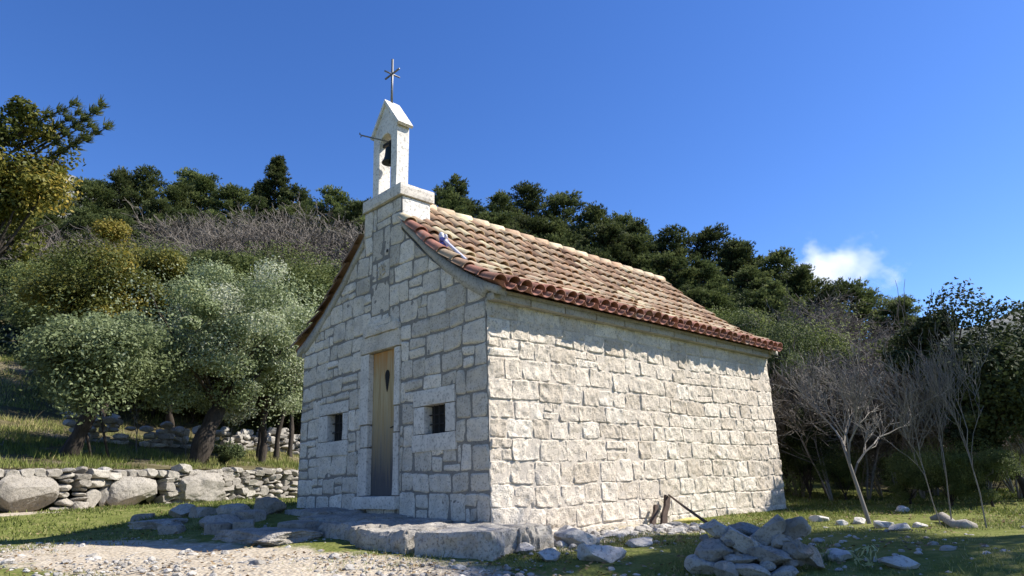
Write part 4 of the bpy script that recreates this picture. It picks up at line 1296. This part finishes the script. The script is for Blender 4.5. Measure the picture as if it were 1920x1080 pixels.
for i, (px_, py_, d) in enumerate([(770, 380, 60), (835, 346, 62), (878, 342, 66), (930, 358, 62), (985, 344, 66), (1045, 354, 64), (1094, 386, 62), (1140, 398, 66), (1198, 416, 64), (1255, 424, 62), (1312, 424, 66), (1362, 450, 62), (1412, 448, 66), (1462, 470, 62), (1500, 498, 60), (1532, 538, 58)]):
    sky_tree(PINE, px_, py_, d, {1: 'dark pine on the ridge directly right of the bellcote base', 4: 'tallest dark pine on the ridge right of the bellcote', 13: 'spreading pine at the right end of the ridge, left of the cloud'}.get(i, 'dark pine in the row along the ridge above the roof'), G1, 1.05, i)
sky_tree(PINE, 1606, 520, 60, 'lone dark pine on the skyline in front of the white cloud', G1, 1.2, 1)
sky_tree(PINE, 1640, 562, 58, 'low dark pine right of the lone pine by the cloud', G1, 1.1, 2)
sky_tree(PINEL, 1716, 590, 70, 'small light pine on the right skyline below the open sky', G1, .8, 0)
# second and third rows of pines behind the roof
k_ = 0
for row, (dy, dist, step) in enumerate([(46, 54, 58), (92, 46, 62), (140, 39, 66), (190, 33, 70)]):
    for px_ in np.arange(700 + row * 23, 1560 - row * 10, step):
        sk = np.interp(px_, [770, 985, 1100, 1250, 1400, 1540], [370, 345, 390, 430, 455, 545])
        lab = ['dark pine on the upper slope behind the chapel roof', 'dark pine on the middle slope behind the chapel roof', 'dark pine low on the slope behind the roof', 'dark pine nearest behind the chapel'][row]
        if px_ > 1430 and row > 0: continue
        sky_tree(PINE if trng.random() < .8 else PINEL, px_ + trng.uniform(-14, 14), sk + dy + trng.uniform(-14, 14), dist + trng.uniform(-2, 2), lab, G3, 1.15, k_); k_ += 1
# left slope: pines, grey bare trees, shrubs
for row, (py_, dist, step) in enumerate([(385, 56, 52), (415, 50, 56)]):
    for px_ in np.arange(-60 + row * 20, 700, step):
        sky_tree(PINEL if trng.random() < .7 else PINE, px_ + trng.uniform(-12, 12), py_ + trng.uniform(-16, 16) + (15 if 350 < px_ < 640 else 0), dist, 'light green pine on the upper left slope', G8, 1.1, k_); k_ += 1
for row, (py_, dist, step) in enumerate([(395, 47, 38), (420, 42, 40), (450, 38, 44)]):
    for px_ in np.arange(130 + row * 15, 690, step):
        if px_ < 340 and row < 1: continue
        sky_tree(BARE, px_ + trng.uniform(-10, 10), py_ + trng.uniform(-12, 12) + (20 if px_ < 380 else 0), dist + trng.uniform(-1, 1), 'grey leafless tree on the left slope', G5, 1.3, k_, 3.2); k_ += 1
for row, (py_, dist, step) in enumerate([(470, 36, 46), (505, 33, 50), (550, 31, 54), (600, 29.5, 60), (655, 28, 66)]):
    for px_ in np.arange(90 + row * 20, 690, step):
        sky_tree(SHRUB, px_ + trng.uniform(-10, 10), py_ + trng.uniform(-12, 12), dist, 'green shrub on the slope behind the silvery tree', G6, 1.1, k_); k_ += 1
# right slope: grey leafless thicket
for row, (dy, dist, step) in enumerate([(14, 50, 34), (38, 44, 36), (70, 38, 40), (110, 33, 44), (160, 28, 48), (215, 25, 50), (265, 22, 56), (235, 17.5, 52), (285, 15.5, 60)]):
    for px_ in np.arange(1470 - row * 6 + trng.uniform(0, 14), 1980, step):
        sk = np.interp(px_, [1460, 1530, 1600, 1700, 1800, 1920], [520, 555, 572, 612, 640, 650])
        sky_tree(BARE, px_ + trng.uniform(-8, 8), sk + dy + trng.uniform(-8, 8), dist + trng.uniform(-1.5, 1.5), 'grey leafless tree in the thicket on the right slope', G4, 1.25, k_, 3.0); k_ += 1
for px_, py_, d in [(1385, 610, 36), (1440, 600, 34), (1400, 560, 40), (1490, 580, 36), (1350, 570, 40)]:
    sky_tree(OAK if px_ > 1500 else SHRUB, px_, py_, d, 'green bush among the grey trees beyond the chapel', 'bushes among the grey trees', 1.1, k_); k_ += 1
# evergreens by the far end of the chapel
for i, (px_, py_, d, w_, lab) in enumerate([(1432, 590, 17.5, .75, 'tall evergreen rising above the far roof corner'), (1462, 640, 16.2, .8, 'dark evergreen hugging the far corner of the chapel'), (1488, 740, 15.5, .8, 'rounded evergreen bush beside the far wall end'), (1478, 720, 18.5, 1.0, 'dark evergreen behind the rounded bush'), (1545, 850, 21, 1.2, 'dark low evergreen at the end of the grass path'), (1600, 862, 22, 1.2, 'dark bush behind the slender bare tree'), (1670, 858, 20.5, 1.2, 'dark undergrowth bush right of the slender bare tree'), (1735, 862, 19, 1.2, 'dark undergrowth bush under the right hand tree'), (1800, 850, 18, 1.3, 'dark bush at the right behind the pale stems'), (1880, 850, 18, 1.3, 'dark bush farthest right behind the pale stems'), (1575, 872, 15.5, 1.3, 'low dark thicket bush left of the slender bare tree'), (1690, 868, 14.2, 1.4, 'low dark thicket bush right of the slender bare tree'), (1760, 860, 13.4, 1.4, 'low dark thicket bush behind the pale edge stems'), (1840, 850, 13.2, 1.5, 'low dark thicket bush under the dark tree')]):
    sky_tree(SHRUB if py_ >= 848 else OAK, px_, py_, d, lab, G7, w_ * (.8 if py_ >= 848 else 1), i, 1.0)

# the trees on the left
def one_tree(name, label, meshes, x, y, z=None, rz=0, cat='tree'):
    o = empty(name, label, cat, (x, y, terrain(x, y) if z is None else z), rz)
    for nm, me in zip(('trunk', 'crown'), meshes):
        c = bpy.data.objects.new(nm, me); COL.objects.link(c); c.parent = o
    return o
p = at(372, 862, 19.6)
one_tree('silvery_tree', 'broad tree with silvery green leaves and a dark trunk left of the chapel', leafy_meshes(51, at(420, 478, 19.6)[2] - terrain(p[0], p[1]), 2.35, 'olive', 84, 900, .08, .045, .30, .22, .4, .8, (.25 * RIGHT[0], .25 * RIGHT[1]), 'bark_dark', .27), p[0], p[1])
p = at(492, 855, 21.5)
one_tree('silvery_tree', 'silvery green tree whose crown touches the left chapel wall', leafy_meshes(52, at(520, 540, 21.5)[2] - terrain(p[0], p[1]), 1.8, 'olive', 60, 800, .085, .048, .3, .09, .4, .8, (0, 0), 'bark_dark', .28), p[0], p[1])
p = at(120, 838, 18.6)
one_tree('leaning_tree', 'dark tree leaning to the right at the left edge, propped by poles', leafy_meshes(53, at(190, 590, 18.6)[2] - terrain(p[0], p[1]), 1.75, 'olive', 60, 800, .085, .048, .36, .15, .4, .8, (.95 * RIGHT[0], .95 * RIGHT[1]), 'bark_dark', .32, (.2, .6)), p[0], p[1])
p = at(185, 800, 25)
one_tree('yellowing_tree', 'tree with yellowing autumn leaves above the leaning tree', leafy_meshes(54, at(185, 425, 25)[2] - terrain(p[0], p[1]), 2.5, 'yellow_leaf', 50, 1600, .095, .06, .2, .13, .4, .8, (0, 0), 'bark_dark', .3, (.1, .75)), p[0], p[1])
p = at(330, 800, 27)
one_tree('leafy_tree', 'green tree between the yellowing tree and the silvery tree', leafy_meshes(55, at(320, 450, 27)[2] - terrain(p[0], p[1]), 2.4, 'shrub', 46, 1500, .095, .06, .15, .12, .4, .8), p[0], p[1])
# tall tree whose branch reaches in at the upper left
p = at(-110, 860, 13.0)
tm = leafy_meshes(56, at(-30, 175, 13)[2] - terrain(p[0], p[1]), 1.05, 'yellow_leaf', 36, 560, .075, .045, .64, .085, .5, 1.0, (0, 0), 'bark_dark', .3, (.05, .8))
tt = one_tree('tall_tree', 'tall tree at the left edge with a yellowing branch against the sky', tm, p[0], p[1])
mb = MB(); mt = MB(); rb = np.random.default_rng(88)
zb_ = tt.location
for (px_, py_) in [(172, 225), (196, 190), (160, 250), (150, 205), (205, 232), (140, 190), (185, 205)]:
    q = at(px_ - 6, py_ + 8, 12.3 + rb.uniform(-.3, .3)) - np.array(zb_); s0 = np.array([q[0] - 1.0 * RIGHT[0], q[1] - 1.0 * RIGHT[1], q[2] - .7])
    lp = limb_path(rb, s0, q - s0, np.linalg.norm(q - s0), 6, .12); lp = s0 + (lp - s0) + (q - lp[-1]) * np.linspace(0, 1, 7)[:, None]
    mt.tube(lp, np.linspace(.025, .006, 7), 5, cap=False)
    tips = np.concatenate([lp[k] + rb.normal(0, .035, (10, 3)) for k in (3, 4, 5, 6)])
    needle_tufts(mb, rb, tips, np.tile((lp[-1] - lp[-3]) / np.linalg.norm(lp[-1] - lp[-3]), (len(tips), 1)), .13, .009, 8, np.clip(rb.normal(.7, .2, len(tips)), 0, 1))
mb.build('foliage', M['pine_light'], tt); mt.build('limb', M['bark_dark'], tt, True)
# poles and saplings
for px_, y0, y1, d, lab in [(150, 745, 838, 18.4, 'thin dark pole propping the leaning tree, left one'), (182, 745, 838, 18.7, 'thin dark pole propping the leaning tree, right one')]:
    a = at(px_ + 26, y1, d); a[2] = terrain(a[0], a[1]) - .05; b = at(px_, y0, d)
    tag(MB().tube([a, (a + b) / 2, b], [.03, .028, .024], 7).build('pole', M['bark_dark'], smooth=True), lab, 'pole')
for i, (px_, py_, top, d, lab) in enumerate([(258, 838, 730, 20.5, 'pale thin sapling trunk between the poles and the silvery tree'), (350, 838, 770, 20.2, 'pale thin stem touching the silvery tree trunk'), (432, 838, 740, 23, 'slim bare sapling right of the silvery tree trunk')]):
    a = at(px_, py_, d); b = at(px_, top, d); g = terrain(a[0], a[1]); h = max(1.2, b[2] - g)
    one_tree('sapling', lab, bare_meshes(600 + i, h * 1.2, .55, 1, 'twig_pale', .7, .05, 1.0, 3, .7, .004), a[0], a[1])
for i, (px_, py_, d, hh, lab) in enumerate([(484, 842, 23, 4.4, 'dark slim tree second from the chapel in the row'), (518, 842, 23.5, 4.6, 'dark slim tree next to the chapel wall in the row'), (545, 842, 25, 4.6, 'dark slim tree half hidden by the chapel edge')]):
    a = at(px_, py_, d)
    one_tree('slim_tree', lab, leafy_meshes(620 + i, hh, 1.25, 'shrub', 18, 500, .11, .06, .5, .07, .4, .8), a[0], a[1])
a = at(428, 858, 19.5); one_tree('round_bush', 'small dark round bush on the grass beside the silvery tree trunk', leafy_meshes(640, .62, .42, 'oak', 12, 380, .05, .03, .05, .02, .4, .8), a[0], a[1], cat='bush')

# right: slender bare tree, pale stems, dark evergreen at the edge, the tree outside the frame that shades the foreground
p = gpt(1634, 984)
d_ = np.hypot(*(p[:2] - CAM[:2]))
print('bare tree at', p, d_)
one_tree('slender_bare_tree', 'slender leafless tree with pale stems on the grass right of the chapel', bare_meshes(707, 3.5 * d_ / 11.5, .5, 1, 'twig_pale', 1.4, .05, 1.0, 4, .9, .0034), p[0], p[1], float(gz(p[0], p[1])))
for i, (px_, py_, hh, lab) in enumerate([(1768, 990, 2.5, 'pale leaning stem at the right edge'), (1783, 990, 2.9, 'pale upright stem at the right edge'), (1850, 992, 3.0, 'pale stem farthest right under the dark tree')]):
    p = gpt(px_, py_)
    one_tree('bare_sapling', lab, bare_meshes(720 + i, hh * np.hypot(*(p[:2] - CAM[:2])) / 11, .4, 1, 'twig_pale', 1.1, .04, .45, 4, 1.1, .0025), p[0], p[1], float(gz(p[0], p[1])))
p = at(1770, 860, 15.5)
one_tree('long_twig_tree', 'thin leafless tree poking above the dark tree into the sky', bare_meshes(741, 6.8, .35, 1, 'twig', .55, .03, .42, 4, .9, .006), p[0], p[1])
p = at(1925, 900, 14.5)
one_tree('dark_tree', 'dense dark evergreen tree at the right edge', leafy_meshes(751, at(1850, 560, 14.5)[2] - terrain(p[0], p[1]), 1.45, 'oak', 60, 900, .08, .046, .33, .06, .4, .8, (0, 0), 'bark_dark', .32), p[0], p[1])
one_tree('shade_tree', 'evergreen tree standing right of the view that shades the stone heap', leafy_meshes(761, 8.4, 1.6, 'oak', 44, 800, .10, .06, .72, .16, .4, .8), 7.35, 6.4)

# ------------------------------------------------------------------ grass and small plants
def in_view(x, y, pad=.12):
    v = np.stack([x - CAM[0], y - CAM[1]], -1); d = v @ np.array([-_sy, _cy]); s = v @ np.array([_cy, _sy])
    return (d > .5) & (np.abs(s) < d * (960 / FPX + pad) + .3)
def blades(n, rmin, rmax, hmean, w, seed, mat='grass', name='grass', wfun=None, power=1.0, dry=.12):
    r = np.random.default_rng(seed)
    a = r.uniform(YAW - rad(44), YAW + rad(44), n); rr = rmin + (rmax - rmin) * r.uniform(0, 1, n) ** power
    x = CAM[0] - rr * np.sin(a); y = CAM[1] + rr * np.cos(a)
    inside = (x > -WC - .02) & (x < .03) & (y > -.02) & (y < LC)
    plat_ = (x > -3.4) & (x < .8) & (y > -1.05) & (y < 0)
    k = (x - _WA[0]) * _WN[0] + (y - _WA[1]) * _WN[1]
    ok = ~inside & ~plat_ & (k < -.2)
    g = grass_w(x, y) - .12 + 1.5 * fbm(P3(x * 1.1, y * 1.1), 4, 12)
    ok &= r.uniform(.2, .9, n) < g
    x, y, rr = x[ok], y[ok], rr[ok]; n = len(x)
    z = gz(x, y) + .03 * fbm(P3(x * .9, y * .9), 3, 1)
    h = hmean * r.lognormal(0, .35, n) * (.6 + .5 * np.clip(fbm(P3(x * 2, y * 2), 2, 6) + .5, 0, 1)); ang = r.uniform(0, 6.28, n)
    lean = r.normal(0, .45, (n, 2)) * h[:, None]
    b = np.stack([x, y, z - .01], -1); s = np.stack([np.cos(ang), np.sin(ang), np.zeros(n)], -1) * (w * rr / 8)[:, None]
    tp = b + np.concatenate([lean, h[:, None]], 1)
    v = np.stack([b - s, b + s, tp], 1).reshape(-1, 3)
    t = np.clip(.45 + .25 * fbm(P3(x * .8, y * .8), 3, 15) + r.normal(0, .14, n), 0, .85); t = np.where(r.random(n) < dry, r.uniform(.85, 1, n), t)
    return MB().add(v, np.arange(3 * n).reshape(n, 3), np.repeat(t, 3))
mb = blades(150000, 3.8, 11, .034, .005, 91, dry=.3)
m2 = blades(120000, 11, 19, .045, .008, 92)
for a_, b_, c_ in zip(m2.v, m2.f, m2.t): mb.add(a_, b_ - 0, c_)
tag(mb.build('grass', M['grass']), 'short green grass round the chapel', kind='stuff')
# grass and dry stalks on the terrace
def terrace_grass():
    r = np.random.default_rng(93); n = 90000
    a = np.radians(r.uniform(60, 90, n)); rr = r.uniform(15, 34, n)
    x = CAM[0] - rr * np.sin(a); y = CAM[1] + rr * np.cos(a)
    k = (x - _WA[0]) * _WN[0] + (y - _WA[1]) * _WN[1]; ok = (k > .2)
    x, y, rr = x[ok], y[ok], rr[ok]; n = len(x)
    z = hz(x, y); h = .07 * r.lognormal(0, .5, n)
    b = np.stack([x, y, z - .03], -1); ang = r.uniform(0, 6.28, n); s = np.stack([np.cos(ang), np.sin(ang), np.zeros(n)], -1) * .012
    tp = b + np.concatenate([r.normal(0, .4, (n, 2)) * h[:, None], h[:, None] + .04], 1)
    t = np.clip(.62 + .5 * fbm(P3(x * .5, y * .5), 3, 15) + r.normal(0, .18, n), 0, 1); kp = fbm(P3(x * .8, y * .8), 3, 19) > -.12; b, s, tp, t = b[kp], s[kp], tp[kp], t[kp]; n = len(t)
    return MB().add(np.stack([b - s, b + s, tp], 1).reshape(-1, 3), np.arange(3 * n).reshape(n, 3), np.repeat(t, 3))
tag(terrace_grass().build('terrace_grass', M['grass']), 'rough grass on the terrace behind the dry stone wall', kind='stuff')
# gravel
def gravel():
    r = np.random.default_rng(95); mb = MB(); cnt = 0
    while cnt < 5200:
        rr = 4.2 + 6 * r.random() ** 1.3; a = r.uniform(YAW - rad(42), YAW + rad(42)); x = CAM[0] - rr * math.sin(a); y = CAM[1] + rr * math.cos(a)
        if (-WC < x < 0.02 and 0 < y < LC) or (-3.2 < x < .75 and -1.0 < y < 0): continue
        if r.random() > .95 - float(grass_w(x, y)): continue
        s = r.lognormal(-4.9, .7) + .003; s = min(s, .06)
        v = ICO2 if s > .03 else ICO2[:12]
        n_ = 6; q = ICO2.copy(); 
        nn = rdir(r, n_)
        for k in range(n_): q = q - np.clip(q @ nn[k] - r.uniform(.5, .85), 0, None)[:, None] * nn[k]
        q = q * np.array([s * r.uniform(.8, 1.5), s, s * r.uniform(.45, .8)]); c, sn = math.cos(a * 50), math.sin(a * 50)
        q = np.stack([q[:, 0] * c - q[:, 1] * sn, q[:, 0] * sn + q[:, 1] * c, q[:, 2]], -1)
        mb.add(q + np.array([x, y, float(gz(x, y)) + s * .15]), ICO2F, r.uniform(.0, .8)); cnt += 1
    return mb
gm = gravel()
def foot_rubble(mb):
    r = np.random.default_rng(97)
    for k in range(900):
        t = r.uniform(0, 1); x = .32 + .35 * t + abs(r.normal(0, .35)) - .25; y = -.1 + 2.9 * t + r.normal(0, .2)
        if x < .04: continue
        s = min(.085, r.lognormal(-3.7, .5)); v, F = rock_v(r, (s * r.uniform(.8, 1.4), s, s * r.uniform(.5, .8)), 8, .06, 2)
        v = v @ rotm(None, 0, r.uniform(-.4, .4), r.uniform(0, 6)).T
        mb.add(v + np.array([x, y, float(gz(x, y)) + s * .25]), F, r.uniform(0, .8))
foot_rubble(gm)
tag(gm.build('gravel', M['rubble']), 'loose pale gravel and small stones on the trodden ground', kind='stuff')
# fallen leaves
M['litter'] = leaf_mat('dead_leaves', [(0, (.07, .045, .025)), (.5, (.17, .11, .055)), (1, (.3, .22, .12))], .1, .8, 0)
def litter():
    r = np.random.default_rng(98); n = 9000; mb = MB()
    a = r.uniform(YAW - rad(42), YAW + rad(42), n); rr = 4.2 + 12 * r.uniform(0, 1, n) ** 1.4
    x = CAM[0] - rr * np.sin(a); y = CAM[1] + rr * np.cos(a)
    k = (x - _WA[0]) * _WN[0] + (y - _WA[1]) * _WN[1]
    ok = ~((x > -WC) & (x < .04) & (y > -.02) & (y < LC)) & (k < -.2) & (fbm(P3(x * 1.3, y * 1.3), 3, 52) > .0) & ~((x > -2.6) & (x < .95) & (y > -1.3) & (y < 0))
    x, y = x[ok], y[ok]; n = len(x)
    nrm = rdir(r, n) * .5 + [0, 0, 1]; nrm /= np.linalg.norm(nrm, axis=1)[:, None]
    leaf_quads(mb, r, np.stack([x, y, gz(x, y) + .03 * fbm(P3(x * .9, y * .9), 3, 1) + .018], -1), nrm, .045, .025, r.uniform(0, 1, n))
    return mb
tag(litter().build('fallen_leaves', M['litter']), 'dead brown leaves scattered over grass and gravel', kind='stuff')
# undergrowth on the hillside, seen only as a mass between the trees
def undergrowth():
    r = np.random.default_rng(96); mb = MB(); n = 60000
    a = np.radians(r.uniform(0, 92, n)); rr = r.uniform(24, 74, n)
    x = CAM[0] - rr * np.sin(a); y = CAM[1] + rr * np.cos(a)
    keep = fbm(P3(x * .25, y * .25), 3, 41) > -.25
    x, y, rr = x[keep], y[keep], rr[keep]
    ok = ~((rr < 31) & (np.degrees(np.arctan2(-(x - CAM[0]), y - CAM[1])) > 60))
    x, y, rr = x[ok], y[ok], rr[ok]; n = len(x)
    A = np.degrees(np.arctan2(-(x - CAM[0]), y - CAM[1]))
    right = A + 5 * fbm(P3(x * .15, y * .15), 2, 44) < 31
    h = np.abs(fbm(P3(x * .6, y * .6), 2, 42)) * np.where(right, 2.6, 1.6) * r.uniform(0, 1, n)
    z = np.maximum(hz(x, y), gz(x, y)) + h
    P = np.stack([x, y, z], -1)
    d = rdir(r, n) + [0, 0, .5]; d /= np.linalg.norm(d, axis=1)[:, None]
    leaf_quads(mb, r, P[~right], d[~right], .34, .2, np.clip(.35 + .5 * fbm(P[~right] * .3, 2, 43) + r.normal(0, .15, (~right).sum()), 0, 1))
    Q = np.repeat(P[right], 5, 0) + r.normal(0, .35, (5 * right.sum(), 3)); m = len(Q)
    e = rdir(r, m) * [1, 1, .7] + [0, 0, .7]; e /= np.linalg.norm(e, axis=1)[:, None]; L_ = r.uniform(.3, .9, m)
    m2 = MB().segs(Q, Q + e * L_[:, None], r.uniform(.008, .02, m), np.full(m, .005), 3, np.repeat(np.clip(r.normal(.5, .22, m), 0, 1), 6))
    tag(m2.build('scrub', M['twig']), 'grey leafless scrub covering the right hand slope', kind='stuff')
    return mb
tag(undergrowth().build('undergrowth', M['oak']), 'dark undergrowth between the trees of the hillside', kind='stuff')
# weed sprig, pale log and stones on the right
def weed(px_, py_, hh, label, seed):
    r = np.random.default_rng(seed); p = gpt(px_, py_); mb = MB()
    for k in range(5):
        lp = limb_path(r, (r.normal(0, .02), r.normal(0, .02), -.02), (r.normal(0, .5), r.normal(0, .5), 1), hh * r.uniform(.6, 1), 5, .3)
        mb.tube(lp, np.linspace(.006, .003, 6), 4, .4)
        c = lp[r.integers(2, 6, 7)] + r.normal(0, .012, (7, 3)); leaf_quads(mb, r, c, rdir(r, 7), .07, .022, np.full(7, .8))
    tag(mb.build('weed', M['olive'], None, False, tuple(p)), label, 'weed')
weed(1628, 1066, .24, 'pale weed sprig in the shaded ground at the lower right', 3)
weed(1540, 1052, .12, 'tiny dry weed just right of the stone heap', 4)
p = gpt(1790, 992); q = gpt(1765, 982)
tag(MB().tube([(p[0] + .16, p[1] + .1, p[2] + .01), (p[0] + .1, p[1] + .03, p[2] + .04), tuple(p + [0, 0.02, .04]), tuple(q + [0, .1, .075]), tuple(q + [-.12, .05, .05])], [.05, .06, .045, .05, .02], 9, .9).build('log', M['bark_pale'], smooth=True), 'pale fallen log on the grass at the right edge', 'log')
RS = [(1536, 978, .13, 'pale stone at the near end of the grass path'), (1580, 985, .1, 'small pale stone left of the slender tree'), (1610, 982, .12, 'pale stone just left of the slender tree foot'), (1655, 990, .14, 'pale flat stone just right of the slender tree foot'), (1690, 994, .13, 'pale stone midway between tree and log'), (1725, 990, .1, 'small pale stone near the fallen log'), (1570, 1048, .12, 'flat stone in the shade right of the heap'), (1690, 1062, .14, 'flat stone in the shade at the lower right'), (1690, 960, .14, 'grey stone under the dark bushes on the right')]
for i, (px_, py_, s, lab) in enumerate(RS):
    p = gpt(px_, py_); rock('stone', lab, 'stone', (p[0], p[1], p[2] + s * .2), (s, s * .8, s * .45), np.random.default_rng(500 + i), 'stones scattered on the right hand grass', 'rock_pale', (0, 0, i), 11, .06, 3, False, .6)

# ------------------------------------------------------------------ cloud
def cloud():
    m = bpy.data.materials.new('cloud_vapour'); m.use_nodes = True; n = m.node_tree; n.nodes.clear()
    out = N(n, 'ShaderNodeOutputMaterial'); vol = N(n, 'ShaderNodeVolumePrincipled')
    vol.inputs['Color'].default_value = (1, 1, 1, 1); vol.inputs['Anisotropy'].default_value = .2
    tc = N(n, 'ShaderNodeTexCoord').outputs['Object']
    ln = N(n, 'ShaderNodeVectorMath', operation='LENGTH'); n.links.new(tc, ln.inputs[0])
    nz = noise(n, 2.0, 6, .6, tc)
    a = N(n, 'ShaderNodeMath', operation='MULTIPLY_ADD'); n.links.new(nz, a.inputs[0]); a.inputs[1].default_value = 2.0; a.inputs[2].default_value = -.52
    s = N(n, 'ShaderNodeMath', operation='SUBTRACT'); n.links.new(a.outputs[0], s.inputs[0]); n.links.new(ln.outputs['Value'], s.inputs[1])
    mu = N(n, 'ShaderNodeMath', operation='MULTIPLY', use_clamp=False); n.links.new(s.outputs[0], mu.inputs[0]); mu.inputs[1].default_value = .06
    mx = N(n, 'ShaderNodeMath', operation='MAXIMUM'); n.links.new(mu.outputs[0], mx.inputs[0]); mx.inputs[1].default_value = 0
    n.links.new(mx.outputs[0], vol.inputs['Density']); n.links.new(vol.outputs[0], out.inputs['Volume'])
    D = 900.0
    c = at(1545, 512, D)
    v, F = rock_v(np.random.default_rng(8), (1, 1, 1), 0, .0, 3)
    o = MB().add(v, F).build('cloud', m, None, True, tuple(c))
    o.scale = (112, 112, 74); o.rotation_euler = (0, .25, YAW)
    tag(o, 'small white cloud behind the pines on the right skyline', kind='stuff')
    S.cycles.volume_step_rate = 1.0; S.cycles.volume_max_steps = 64
cloud()
